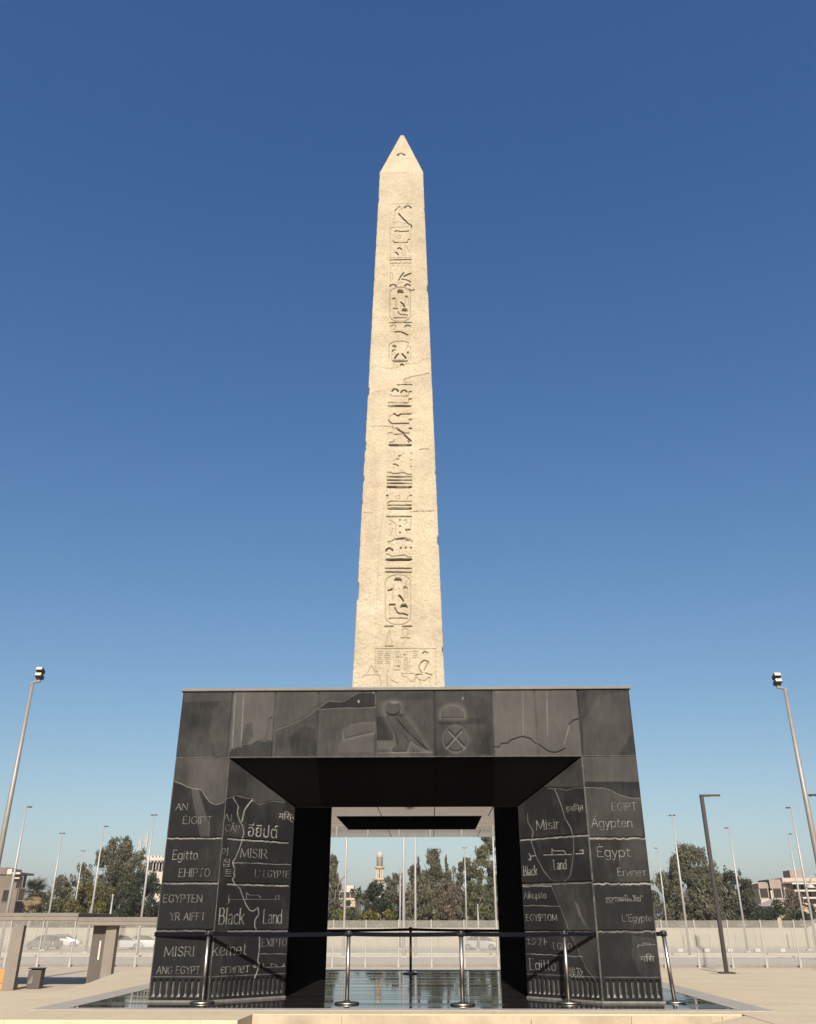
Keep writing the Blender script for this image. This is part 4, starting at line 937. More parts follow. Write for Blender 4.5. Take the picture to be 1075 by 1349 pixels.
# ------------------------------------------------------------------ crowd-control posts and belts
def make_post():
    root = empty('barrier_post', (0, 0, 0))
    bm = BM(); lathe(bm, [(.178, 0), (.178, .016), (.170, .024), (.10, .030), (.05, .036), (.036, .046)], 32); obj('base', bm, M['chrome'], root, True)
    bm = BM(); lathe(bm, [(.029, .045), (.029, .87)], 20); obj('pole', bm, M['chrome'], root, True)
    bm = BM(); lathe(bm, [(.035, .868), (.046, .874), (.046, .935), (.040, .948), (.012, .953)], 20)
    for k in range(4):
        a = k*PI/2; box(bm, (-.014, .040, .880), (.014, .052, .930), a, (0, 0, 0))
    obj('head', bm, M['plastic'], root, True)
    return root
HB = .905
posts = [('brushed steel barrier post before the left pier, its shadow on the granite', (266.5, 1321.5), 0),
         ('brushed steel barrier post left of the opening with a wide round foot', (457, 1322.5), 0),
         ('brushed steel barrier post right of the opening on the shiny floor', (609.5, 1324), 0),
         ('brushed steel barrier post before the right pier, hiding part of a word', (749.6, 1322), 0),
         ('dark leaning barrier post beyond the right outer corner of the gateway', (889, 1321), -.055),
         ('dark barrier post seen through the opening at the rear edge of the floor', (541, 1283), 0)]
proto = make_post(); pl = []
for i, (lab, p, lean) in enumerate(posts):
    r = proto if i == 0 else copy_tree(proto)
    g = ground(*p); r.location = (g.x, g.y, .001); r.rotation_euler = (0, lean, 0)
    tag(r, lab, 'barrier post', 'belt barrier posts round the gateway'); pl.append(r)
def head(r): return Vector(r.location)+r.rotation_euler.to_matrix() @ Vector((0, 0, HB))
def belt(pts, lab, w=.058):
    bm = BM(); P = [Vector(p) for p in pts]; dense = []
    for a, b in zip(P[:-1], P[1:]):
        n = 14
        for k in range(n): 
            t = k/n; q = a.lerp(b, t); q.z -= .012*4*t*(1-t)*(b-a).length/2; dense.append(q)
    dense.append(P[-1]); rows = []
    for i, q in enumerate(dense):
        d = (dense[min(i+1, len(dense)-1)]-dense[max(i-1, 0)]); nn = Vector((-d.y, d.x, 0)).normalized()*.0015
        rows.append([bm.verts.new(q+nn+Vector((0, 0, w/2))), bm.verts.new(q-nn+Vector((0, 0, w/2))), bm.verts.new(q-nn-Vector((0, 0, w/2))), bm.verts.new(q+nn-Vector((0, 0, w/2)))])
    for a, b in zip(rows[:-1], rows[1:]):
        for k in range(4): bm.faces.new((a[k], a[(k+1) % 4], b[(k+1) % 4], b[k]))
    bm.faces.new(rows[0]); bm.faces.new(rows[-1][::-1])
    return tag(obj('barrier_belt', bm, M['belt']), lab, 'barrier belt', 'navy belts strung between barrier posts')
hd = [head(r) for r in pl]
off = lambda a, b: a+(b-a).normalized()*.045
def span(a, b, lab): belt([off(a, b), off(b, a)], lab)
corner = Vector((-A-.012, -.012, .9)); clipL = Vector((-A-.012, 1.6, .9))
belt([off(hd[0], corner), corner, clipL], 'navy belt from the left pier front bent round its outer corner')
span(hd[0], hd[1], 'navy belt crossing the left splayed face to the opening')
span(hd[1], hd[2], 'navy belt stretched across the front of the open passage')
span(hd[2], hd[3], 'navy belt crossing the right splayed face to the pier front')
span(hd[3], hd[4], 'navy belt over the right pier front reaching the leaning post')
belt([off(hd[4], Vector((A+.06, 3, .9))), Vector((A+.03, 2.5, .9)), Vector((A+.012, 2.6, .9))], 'navy belt running back along the outer side of the right pier')
span(hd[5], Vector((-A-.1, hd[5].y+.02, .9)), 'navy belt behind the passage running left from the rear post')
span(hd[5], Vector((A+.1, hd[5].y+.02, .9)), 'navy belt behind the passage running right from the rear post')

# ------------------------------------------------------------------ fence, wall, railing beyond
def mesh_fence():
    x0, x1 = -46, 46; st = 2.32; zt = aty(540, 1211.5, FENY).z
    root = empty('mesh_fence', (0, FENY, LOW), 0, 'long pale see-through mesh fence on slim white posts beyond the plaza', 'fence')
    n = int((x1-x0)/st)
    for i in range(n+1):
        x = x0+i*st; bm = BM(); tube(bm, [(x, 0, 0), (x, 0, zt-LOW)], .045, 6)
        tube(bm, [(x, 0, 0), (x, 0, .55)], [.10, .075], 8); obj('fence_post', bm, M['white_pole'], root)
    for i in range(n):
        bm = BM(); box(bm, (x0+i*st+.05, .03, .12), (x0+i*st+st-.05, .045, zt-LOW-.05)); obj('mesh_panel', bm, M['mesh'], root)
mesh_fence()
WALLY = 112
def wall():
    z = aty(540, 1222.3, WALLY).z
    r = empty('boundary_wall', (0, WALLY, LOW), 0, 'long beige rendered boundary wall at the foot of the trees', 'wall')
    bm = BM(); box(bm, (-90, 0, -.2), (90, .3, z-LOW-.12)); obj('wall_body', bm, M['wall'], r)
    bm = BM(); box(bm, (-90, -.06, z-LOW-.12), (90, .36, z-LOW)); obj('wall_coping', bm, M['conc'], r)
    for k in range(-18, 19):
        bm = BM(); box(bm, (k*4.8-.2, -.1, -.2), (k*4.8+.2, -.003, z-LOW-.13)); obj('pilaster', bm, M['wall'], r)
wall()
def railing():
    Y = 98; r = empty('metal_railing', (0, Y, LOW), 0, 'grey metal railing of thin upright bars in front of the beige wall', 'railing')
    bm = BM()
    for k in range(-340, 341): box(bm, (k*.2-.012, -.012, .12), (k*.2+.012, .012, 1.42))
    for z in (.15, 1.38): box(bm, (-68, -.025, z), (68, .025, z+.05))
    obj('bars', bm, M['rail'], r)
    for k in range(-22, 23):
        bm = BM(); box(bm, (k*3-.05, -.06, 0), (k*3+.05, .06, 1.55)); obj('rail_post', bm, M['rail'], r)
    for k in range(-9, 10):
        bm = BM(); x = k*7.2+1.2; tube(bm, [(x, .3, 0), (x, .3, 2.35)], .045, 6); tube(bm, [(x-.55, .3, 2.62), (x, .3, 2.35), (x+.55, .3, 2.62)], .035, 6); obj('wire_bracket', bm, M['rail'], r)
railing()
for i, px_ in enumerate((896, 931, 962, 998, 1031, 742)):
    if px_ == 742: continue
    g = ground(px_, 1254.2, LOW); s_ = mpp(g)
    bm = BM(); box(bm, (-.28, -.2, 0), (.28, .2, .32), 0); o = obj('concrete_block', bm, M['conc_white'], None, bevel=.05); o.location = g
    tag(o, ['low white concrete block left of the dark lamp post', 'low white concrete block nearest the dark lamp post', 'low white concrete block between the lamp post and a street pole',
            'low white concrete block second from the right along the road', 'low white concrete block at the right end of its row'][i], 'concrete block', 'concrete blocks along the far road')

# ------------------------------------------------------------------ lamps and masts
def street_pole(name, px_, py_, arm, lab, ztop=10.2, Y=None, both=False, base_px=None, plain=False, r0=.125):
    d = ray(px_, py_)
    if Y is None: P = CAM+d*((ztop-CH)/d.z)
    else: P = CAM+d*((Y-CY)/d.y)
    h = P.z-LOW; root = empty(name, (P.x, P.y, LOW), 0, lab, 'street lamp' if not plain else 'pole', 'tall slim poles along the road')
    bm = BM(); tube(bm, [(0, 0, 0), (0, 0, h*.5), (0, 0, h)], [r0, r0*.8, r0*.5], 10)
    obj('pole', bm, M['pole'], root, True)
    bm = BM(); box(bm, (-.24, -.24, 0), (.24, .24, .16)); obj('footing', bm, M['conc'], root, bevel=.02)
    if plain:
        bm = BM(); lathe(bm, [(r0*.5, h-.02), (r0*.75, h), (r0*.75, h+.14), (.02, h+.18)], 10); obj('finial', bm, M['pole'], root); return root
    for sg in ((-1, 1) if both else (arm,)):
        bm = BM(); tube(bm, [(0, 0, h-.05), (sg*.06, 0, h+.03), (sg*.14, 0, h+.06)], .045, 8)
        obj('arm', bm, M['lamp_dark'], root)
        bm = BM(); box(bm, (min(sg*.10, sg*(.30 if both else .46)), -.13, h+.01), (max(sg*.10, sg*(.30 if both else .46)), .13, h+.12)); hd_ = obj('lamp_head', bm, M['lamp_dark'], root, bevel=.03)
        bm = BM(); box(bm, (min(sg*.13, sg*.26), -.10, h-.008), (max(sg*.13, sg*.26), .10, h+.008)); obj('lens', bm, M['lens'], hd_)
    return root
SPL = [(34.8, 1064, 1, 'slim street lamp behind the left end of the canopy, beside the brown building', False),
       (82, 1098.5, -1, 'street lamp with a double arm right of the palm tree', True),
       (109.7, 1121.5, 1, 'short far street lamp rising from the yellow-green tree', True),
       (136.8, 1089.5, 1, 'street lamp standing before the left edge of the tall eucalyptus', False),
       (202.8, 1074.5, -1, 'street lamp nearest the left pier, before the white building', True),
       (612, 1117.5, 1, 'street lamp with a tiny head among the trees in the passage', True),
       (866.5, 1118, -1, 'shortest street lamp just right of the right pier', False),
       (885.6, 1075, -1, 'tall street lamp before the round grey tree, right of the pier', True),
       (960.3, 1091.5, -1, 'street lamp before the dark green tree, right of the dark lamp post', False),
       (1038.5, 1099.5, 1, 'lower street lamp before the balconied apartment block', False),
       (1042.5, 1065, -1, 'higher street lamp close to the right floodlight mast', False)]
for x, y, a, lab, both in SPL: street_pole('street_lamp', x, y, a, lab, both=both)
for x, lab in ((454.6, 'tall plain pole left of the minaret in the passage, its top hidden by the ceiling'), (531.9, 'thickest tall pole at the middle of the passage'),
               (547.2, 'tall pole just right of the middle pole in the passage'), (652.4, 'tall pole against the right inner edge of the passage')):
    street_pole('street_lamp', x, 1178, 1, lab, Y=70.5, both=True, r0=.15 if x == 531.9 else .125).location  # heads hidden above
for o in [o for o in C.objects if o.name.startswith('street_lamp') and o.parent is None and 'passage' in o['label'] and 'tiny' not in o['label']]:
    k_ = 11.9/(aty(500, 1178, 70.5).z-LOW)
    for ch in o.children: 
        if ch.name.startswith('footing'): continue
        ch.scale = (1, 1, k_)
for x, y, Y, lab in ((148.6, 1181, 60, 'short white pole standing before the dark bushes left of the gateway'), (527.3, 1145, 95, 'thin grey pole beside the thick middle pole in the passage'), (629.3, 1193, 90, 'short thin pole among the trees at the right of the passage')):
    street_pole('slim_pole', x, y, 1, lab, Y=Y, plain=True, r0=.11)

def flood_mast(px_, py_, Y, sg, lab):
    P = aty(px_, py_, Y); h = P.z-LOW; root = empty('floodlight_mast', (P.x, P.y, LOW), 0, lab, 'floodlight mast', 'tall floodlight masts either side')
    bm = BM(); tube(bm, [(0, 0, 0), (0, 0, h*.55), (0, 0, h)], [.165, .13, .085], 14); obj('pole', bm, M['mast'], root, True)
    bm = BM(); tube(bm, [(-sg*.12, 0, h), (sg*.1, 0, h+.10), (sg*.42, 0, h+.16)], .07, 8); tube(bm, [(sg*.30, 0, h+.12), (sg*.34, 0, h+.70)], .05, 8)
    obj('bracket', bm, M['mast'], root)
    for k in range(2):
        z = h+.28+k*.32; bm = BM(); x0 = sg*.34
        vs = box(bm, (x0-.19, -.30, z), (x0+.19, .16, z+.21)); bmesh.ops.rotate(bm, verts=vs, cent=(x0, 0, z+.1), matrix=Matrix.Rotation(-.35, 3, 'X'))
        fl_ = obj('floodlight', bm, M['lamp_dark'], root, bevel=.03)
        bm = BM(); vs = box(bm, (x0-.165, -.312, z+.02), (x0+.165, -.301, z+.19)); bmesh.ops.rotate(bm, verts=vs, cent=(x0, 0, z+.1), matrix=Matrix.Rotation(-.35, 3, 'X'))
        obj('lens', bm, M['lens'], fl_)
    return root
flood_mast(42.8, 901, 32, 1, 'tall grey floodlight mast at the left edge with stacked lamps leaning inward')
flood_mast(1034, 909, 32, -1, 'tall grey floodlight mast at the right edge with stacked lamps')
def garden_lamp(P, h, sg, lab, wide=.62):
    root = empty('garden_lamp', P, 0, lab, 'lamp post', 'dark square lamp posts on the plaza')
    bm = BM(); box(bm, (-.042, -.042, .03), (.042, .042, h)); obj('post', bm, M['bronze_pole'], root, bevel=.006)
    bm = BM(); box(bm, (min(-sg*.042, sg*wide), -.042, h+.001), (max(-sg*.042, sg*wide), .042, h+.05)); ar = obj('arm', bm, M['bronze_pole'], root, bevel=.006)
    bm = BM(); box(bm, (min(sg*.2, sg*(wide-.04)), -.035, h-.006), (max(sg*.2, sg*(wide-.04)), .035, h-.001)); obj('lens', bm, M['lens'], ar)
    bm = BM(); box(bm, (-.16, -.16, 0), (.16, .16, .03)); obj('base_plate', bm, M['bronze_pole'], root, bevel=.005)
    return root
g = ground(957.5, 1282.5, PZ); hP = aty(925.5, 1049.5, g.y)
garden_lamp(g, hP.z-PZ, 1, 'dark bronze lamp post with a flat arm, standing on the plaza right of the gateway', 24*mpp(hP))
bm = BM(); box(bm, (g.x-.34, g.y-.3, -.05), (g.x+.34, g.y+.3, PZ+.0015)); tag(obj('lamp_footing', bm, M['conc']), kind='structure')
g2_ = ground(1131, 1284, PZ); h2 = aty(1066, 1049, g2_.y)
garden_lamp((g2_.x, g2_.y, PZ), h2.z-PZ, -1, 'flat dark lamp arm reaching in from the right edge beside the floodlight mast', abs(h2.x-g2_.x))
# white crook lamp at the right edge
P = aty(1066, 1160, 62); root = empty('crook_lamp', (aty(1081, 1160, 62).x, 62, LOW), 0, 'white swan-neck lamp bending down at the right edge before the apartment block', 'street lamp')
h = P.z-LOW; dx = P.x-root.location.x
bm = BM(); tube(bm, [(0, 0, 0), (0, 0, h-.3)], [.11, .07], 10); obj('pole', bm, M['white_pole'], root, True)
bm = BM(); tube(bm, [(0, 0, h-.32), (dx*.08, 0, h+.15), (dx*.4, 0, h+.45), (dx*.8, 0, h+.3), (dx, 0, h-.25)], .06, 8); obj('arm', bm, M['white_pole'], root, True)
bm = BM(); lathe(bm, [(.08, .38), (.2, .25), (.42, .02), (.42, 0), (.3, -.02)], 16, (dx, 0, h-.55)); obj('lamp_shade', bm, M['white_pole'], root, True)

# ------------------------------------------------------------------ canopy on the left
CYF = 30.0
def canopy():
    zl = aty(10, 1203.2, CYF).z; zr = aty(150, 1208.2, CYF).z
    xL = aty(-120, 1205, CYF).x; xM = aty(103.5, 1205, CYF).x; xR = aty(262, 1212, CYF).x
    r = empty('entrance_canopy', (xM, CYF, LOW), 0, 'low flat grey canopy on clad pillars at the left of the plaza', 'canopy')
    q = lambda x: x-xM
    def slab(x0, x1, zt, th, y1, nm, mt):
        bm = BM(); box(bm, (q(x0), 0, zt-LOW-th), (q(x1), y1, zt-LOW)); return obj(nm, bm, mt, r, bevel=.02)
    sl = .55
    slab(xL, xM, zl+.02, .17, 5.5, 'roof_slab', M['canopy']); slab(xL, xM-.004, zl-.152, .16, 5.4, 'roof_slab', M['pillar'])
    slab(xM+.003, xR, zr+.0, .20, 5.5, 'roof_slab', M['canopy']); slab(xM+.003, xR, zr-.203, .15, 5.4, 'roof_slab', M['pillar'])
    zt = min(zl, zr)-.36
    a = ground(3, 1306, LOW); b = ground(21, 1306, LOW)
    x0, x1 = aty(8, 1270, CYF+.35).x, aty(23.5, 1270, CYF+.35).x
    bm = BM(); box(bm, (q(x0), .3, 0), (q(x1), .62, zt-LOW)); obj('pillar', bm, M['pillar'], r, bevel=.02)
    x0, x1, x2 = aty(122.5, 1255, CYF+1).x, aty(138, 1255, CYF+.6).x, aty(150, 1255, CYF+.35).x
    bm = BM(); prism(bm, [(q(x1)+.01, .35), (q(x2), .30), (q(x2)+.02, .64), (q(x1)+.03, .66)], 0, zt-LOW); obj('pillar', bm, M['pillar'], r)
    bm = BM(); prism(bm, [(q(x0), .62), (q(x1)+.005, .62), (q(x1)+.005, .9), (q(x0), .9)], 0, zt-LOW-.003); bp = obj('timber_panel', bm, M['brown'], r)
    bm = BM(); m_ = (q(x1)*.62+q(x0)*.38, .62); box(bm, (m_[0]-.05, m_[1]-.02, 1.25), (m_[0]+.03, m_[1]-.003, 2.05)); obj('slot', bm, M['lens'], bp)
canopy()
g = ground(45, 1302.5, LOW)
root = empty('sloping_cabinet', g, .02, 'dark grey sloping cabinet with a pale slanted opening under the canopy', 'cabinet')
bm = BM(); prism(bm, [(-.33, -.2), (.29, -.2), (.33, .2), (-.29, .2)], 0, [.78, .78, .84, .84]); obj('casing', bm, M['brown'], root, bevel=.02)
bm = BM(); prism(bm, [(-.28, -.218), (-.06, -.218), (-.06, -.204), (-.28, -.204)], .22, [.26, .62, .62, .26]); obj('panel', bm, M['canopy'], root)
bm = BM(); box(bm, (-.36, -.24, .84), (.36, .24, .88)); obj('lid', bm, M['bronze_pole'], root, bevel=.01)
g = ground(-3, 1304, LOW)
bm = BM(); prism(bm, [(-.8, -.3), (.8, -.3), (.8, .3), (-.8, .3)], 0, .25)
prism(bm, [(-.78, -.16), (.78, -.16), (.78, .16), (-.78, .16)], .251, .85)
o = obj('road_barrier', bm, M['orange'], None, bevel=.03); o.location = g; tag(o, 'orange plastic barrier at the left edge behind the canopy pillar', 'barrier')

# ------------------------------------------------------------------ cars beyond the fence
def make_car(paint, px_, py_, rz, lab, Y):
    g = ground(px_, py_, LOW); g = Vector((aty(px_, py_, Y).x, Y, LOW))
    r = empty('parked_car', g, rz, lab, 'car', 'cars parked beyond the fence')
    mt = simple('car_paint', paint, .3, .2, .05, 2)
    def loft(sec, nm, mat, par):          # sec: list of (x, z0, z1, half width low, half width high)
        bm = BM(); rows = []
        for x, z0, z1, wl, wh in sec: rows.append([bm.verts.new(p) for p in ((x, -wl, z0), (x, wl, z0), (x, wl*1.0, (z0+z1)/2), (x, wh, z1), (x, -wh, z1), (x, -wl*1.0, (z0+z1)/2))])
        for a, b in zip(rows[:-1], rows[1:]):
            for k in range(6): bm.faces.new((a[k], a[(k+1) % 6], b[(k+1) % 6], b[k]))
        bm.faces.new(rows[0][::-1]); bm.faces.new(rows[-1]); return obj(nm, bm, mat, par, bevel=.03)
    body = loft([(-2.2, .35, .78, .74, .66), (-2.05, .28, .92, .84, .78), (-1.2, .25, .97, .87, .82), (0, .25, .97, .87, .83), (.95, .25, .95, .87, .82), (1.9, .28, .80, .83, .74), (2.18, .34, .66, .72, .62)], 'body', mt, r)
    loft([(-1.65, .93, .98, .76, .70), (-1.0, .93, 1.42, .78, .60), (-.3, .93, 1.48, .78, .60), (.3, .93, 1.44, .78, .60), (1.15, .92, .97, .76, .70)], 'cabin', M['pane'], r)
    loft([(-.95, 1.40, 1.45, .60, .56), (-.3, 1.46, 1.505, .60, .56), (.32, 1.42, 1.46, .60, .56)], 'roof', mt, r)
    for x in (-1.35, 1.35):
        for s in (-1, 1):
            bm = BM(); tube(bm, [(x, s*.70, .32), (x, s*.90, .32)], .32, 18); w_ = obj('wheel', bm, M['rubber'], r)
            bm = BM(); tube(bm, [(x, s*.89, .32), (x, s*.91, .32)], .2, 12); obj('rim', bm, M['rim'], w_)
    for s in (-1, 1):
        bm = BM(); box(bm, (2.05, s*.56-.14, .60), (2.17, s*.56+.14, .72)); obj('headlight', bm, M['lens'], r, bevel=.02)
    return r
make_car((.16, .17, .15), 57, 1252, 2.7, 'grey green saloon parked beyond the fence, seen under the canopy', 93)
make_car((.62, .62, .60), 160, 1253, .5, 'white car parked beyond the fence right of the second canopy pillar', 93)
make_car((.72, .72, .70), 189, 1252, .3, 'white car beyond the fence half hidden by the left pier', 95)
make_car((.42, .42, .40), 635, 1253, -.35, 'pale silver car parked beyond the fence, seen through the passage', 93)
make_car((.70, .70, .68), 87, 1220, .1, 'white vehicle roof just showing beyond the fence under the canopy edge', 104)

# ------------------------------------------------------------------ trees
def leaves(name, clumps, size, mat, parent, droop=.0, seed=0, elong=1.7):
    rg = np.random.default_rng(seed); Vs, tint = [], []
    for cx, cy, cz, rx, ry, rz, n, tb in clumps:
        d = rg.standard_normal((n, 3)); d /= np.linalg.norm(d, axis=1)[:, None]; rr = rg.uniform(.35, 1.0, n)**.6
        c = np.array([cx, cy, cz])+d*rr[:, None]*np.array([rx, ry, rz])*(1+.18*rg.standard_normal((n, 1)))
        a = rg.standard_normal((n, 3)); a[:, 2] += np.sign(a[:, 2])*droop*1.6; a /= np.linalg.norm(a, axis=1)[:, None]
        b = np.cross(a, rg.standard_normal((n, 3))); b /= np.linalg.norm(b, axis=1)[:, None]
        s = size*rg.uniform(.55, 1.35, (n, 1)); a = a*s*elong*.5; b = b*s*.5
        Vs.append(np.stack([c-a, c+b*.9, c+a, c-b*.9], 1)); tint.append(np.repeat(np.clip(tb+.17*rg.standard_normal(n), 0, 1), 4))
    V = np.concatenate(Vs).reshape(-1, 3); n = len(V)//4
    return npmesh(name, V, np.arange(n*4).reshape(n, 4), mat, parent, {'tint': np.concatenate(tint)})
PROF = {'euc': lambda h: (.55+.75*h)*(h < .45)+(h >= .45)*(.96-1.25*max(0, h-.45)**1.25), 'round': lambda h: math.sqrt(max(.03, 1-(2*h-1.0)**2*.92)),
        'cone': lambda h: max(.1, 1.0-.85*h), 'bush': lambda h: math.sqrt(max(.05, 1-h**2.2))}
def tree(name, px_, top, Y, wpx, mat, lab, kind='euc', seed=0, zlow=.6, dens=1.0, leaf=.18, droop=.8, group='trees beyond the boundary wall', dep=None, spires=0, cat='tree'):
    P = aty(px_, top, Y); H = P.z-LOW; wd = wpx*1.4*mpp(P); rg = random.Random(seed)
    root = empty(name, (P.x, Y, LOW), 0, lab, cat, group)
    clumps = []; k = int(24+H*wd*.34); R = wd/2
    for i in range(k):
        h = (i+rg.random())/k; r = R*PROF[kind](h); a = rg.uniform(0, 2*PI); q = math.sqrt(rg.random())
        cr = rg.uniform(.10, .24)*min(wd, H)*.60*(1.1-.45*h); cr = max(cr, .45)
        x, y = math.cos(a)*max(0, r-cr*.6)*q, math.sin(a)*max(0, r-cr*.6)*q*.8; z = zlow+(H-zlow-cr*.8)*h
        n = int(150*dens*(cr/1.0)**1.7*(.34/leaf)**1.6)+30
        clumps.append((x, y, z, cr, cr, cr*rg.uniform(.9, 1.5), n, rg.uniform(.25, .75)))
    for i in range(int(k*.5)):
        h = rg.uniform(.15, 1.0); r = R*PROF[kind](h)*rg.uniform(.85, 1.12); a = rg.uniform(0, 2*PI); cr = rg.uniform(.25, .55)
        clumps.append((math.cos(a)*r, math.sin(a)*r*.8, zlow+(H-zlow)*h*.985, cr, cr, cr*rg.uniform(1, 1.9), int(45*dens), rg.uniform(.3, .9)))
    for i in range(spires):
        x = rg.uniform(-.8, .8)*R*.8; hh = H*rg.uniform(.72, .98)
        for j in range(5): clumps.append((x+rg.uniform(-.2, .2), rg.uniform(-.5, .5)*R, hh*(.62+.09*j), .52-.09*j, .52-.09*j, hh*.075, int(150*dens), rg.uniform(.3, .7)))
    leaves('crown', clumps, leaf, mat, root, droop, seed)
    bm = BM(); sway = rg.uniform(-.4, .4); tr = .12+H*.016
    tp = [(0, 0, -.1), (sway*.3, 0, H*.25), (sway, .1, H*.55), (sway*1.4, 0, H*.9)]; tube(bm, tp, [tr*1.25, tr, tr*.7, tr*.12], 8)
    for i in range(7):
        h = rg.uniform(.2, .65); a = rg.uniform(0, 2*PI); r = R*rg.uniform(.4, .75); b = Vector((sway*h*1.6, 0, H*h))
        tube(bm, [b, b+Vector((math.cos(a)*r*.5, math.sin(a)*r*.5, H*.10)), b+Vector((math.cos(a)*r, math.sin(a)*r, H*.22))], [tr*.45, tr*.3, tr*.08], 6)
    obj('trunk', bm, M['bark'], root, True)
    return root
T = [ # px, top, Y, width px, material, label, kind, extras
 (158, 1104, 128, 58, 'euc', 'tallest grey eucalyptus left of the gateway, behind the lamp poles', 'euc', dict(zlow=4)),
 (186, 1119, 136, 24, 'euc_green', 'slender thin-leaved tree between the tall eucalyptus and the white building', 'euc', dict(dens=.5, zlow=3)),
 (112, 1138, 134, 30, 'euc', 'dark ragged eucalyptus left of the tallest one', 'euc', dict(dens=.8)),
 (84, 1154, 132, 36, 'euc', 'low grey tree right of the palm', 'euc', dict(dens=.8)),
 (58, 1176, 126, 34, 'euc', 'small dusty tree just right of the palm trunk', 'bush', {}),
 (122, 1163, 118, 56, 'yellow_green', 'rounded yellow-green tree in front of the eucalyptus', 'round', dict(droop=.2)),
 (190, 1149, 119, 58, 'dark_green', 'dense dark green tree against the left pier', 'round', dict(droop=.1, dens=1.3)),
 (157, 1176, 117, 26, 'dark_green', 'dark bush between the yellow-green tree and the left pier tree', 'bush', dict(droop=.1)),
 (14, 1172, 122, 40, 'dark_green', 'dark bush at the foot of the brown building', 'bush', dict(droop=.1, dens=1.2)),
 (440, 1128, 125, 34, 'euc', 'grey tree cut off by the left inner edge of the passage', 'cone', dict(spires=2)),
 (487, 1163, 121, 46, 'dark_green', 'round dark green tree under the minaret', 'round', dict(droop=.05, dens=1.5, leaf=.22)),
 (519, 1150, 126, 32, 'euc', 'drooping grey tree between the round dark tree and the middle poles', 'euc', dict(dens=1.1)),
 (545, 1140, 131, 32, 'euc', 'tall narrow grey tree behind the two middle poles', 'cone', dict(spires=2, dens=1.1)),
 (571, 1117, 129, 44, 'euc', 'pointed grey tree, the tallest at the middle of the passage', 'cone', dict(spires=4, dens=1.2)),
 (590, 1146, 126, 26, 'euc', 'small pointed tree right of the tallest middle tree', 'cone', dict(spires=1)),
 (588, 1160, 120, 38, 'brownish', 'brown dry-leaved tree low in the middle right of the passage', 'round', dict(dens=.9)),
 (614, 1131, 127, 42, 'euc', 'broad grey tree behind the small lamp in the passage', 'euc', dict(dens=1.1, spires=1)),
 (644, 1094, 123, 44, 'euc_green', 'tallest green tree at the right inner edge of the passage', 'euc', dict(dens=1.0)),
 (627, 1160, 119, 26, 'euc_green', 'young olive green tree low at the right of the passage', 'round', dict(dens=.8)),
 (556, 1166, 118, 34, 'euc', 'low grey bushy tree below the middle poles', 'bush', {}),
 (906, 1113, 125, 66, 'euc', 'large round-headed grey eucalyptus right of the gateway', 'euc', dict(dens=1.15, zlow=1.5)),
 (875, 1150, 128, 46, 'euc', 'grey tree filling the gap against the right pier', 'euc', {}),
 (928, 1152, 121, 40, 'euc', 'low grey tree at the right foot of the large eucalyptus', 'bush', dict(dens=1.1)),
 (963, 1147, 127, 46, 'dark_green', 'dark green broad tree behind the second street lamp on the right', 'euc', dict(droop=.1, dens=1.4, zlow=.5)),
 (984, 1158, 131, 18, 'euc_green', 'narrow green tree at the edge of the dark green one', 'euc', dict(dens=.7)),
 (1044, 1172, 136, 22, 'brownish', 'brown leafless-looking tree before the unfinished apartment block', 'round', dict(dens=.8)),
]
for i, (x, y, Y, w_, m_, lab, kd, ex) in enumerate(T): tree('tree', x, y, Y, w_, M[m_], lab, kd, 100+i, **ex)
def hedge(x0, x1, top, Y, mat, lab, seed):
    a, b = aty(x0, top, Y), aty(x1, top, Y); H = a.z-LOW; rg = random.Random(seed); cl = []; ln = b.x-a.x
    root = empty('hedge', ((a.x+b.x)/2, Y, LOW), 0, lab, 'hedge')
    n = int(ln*2.4)
    for i in range(n):
        cr = rg.uniform(.5, .95); h = rg.uniform(.15, 1)**.7
        cl.append((-ln/2+ln*(i+rg.random())/n, rg.uniform(-.8, .8), max(cr, (H-cr*.5)*h*rg.uniform(.82, 1.05)), cr, cr, cr, 190, rg.uniform(.2, .8)))
    leaves('foliage', cl, .22, mat, root, 0, seed)
    bm = BM()
    for i in range(int(ln/1.5)): x = -ln/2+1.5*i+.5; tube(bm, [(x, 0, 0), (x+rg.uniform(-.2, .2), 0, H*.6)], [.06, .03], 5)
    obj('stems', bm, M['bark'], root)
hedge(968, 1100, 1188.5, 117, M['dark_green'], 'long dark green clipped hedge below the buildings on the right', 1)
hedge(455, 520, 1201, 116, M['yellow_green'], 'low olive hedge along the wall under the minaret', 2)
hedge(430, 470, 1196, 124, M['euc_green'], 'patchy green hedge at the left inner edge of the passage', 3)
hedge(850, 975, 1184, 122, M['euc'], 'grey green undergrowth hedge along the wall under the large eucalyptus', 4)
hedge(508, 665, 1178, 122, M['euc'], 'grey shrub hedge along the wall below the passage trees', 5)
hedge(-40, 215, 1188, 121, M['euc_green'], 'long green hedge behind the canopy on the left', 6)
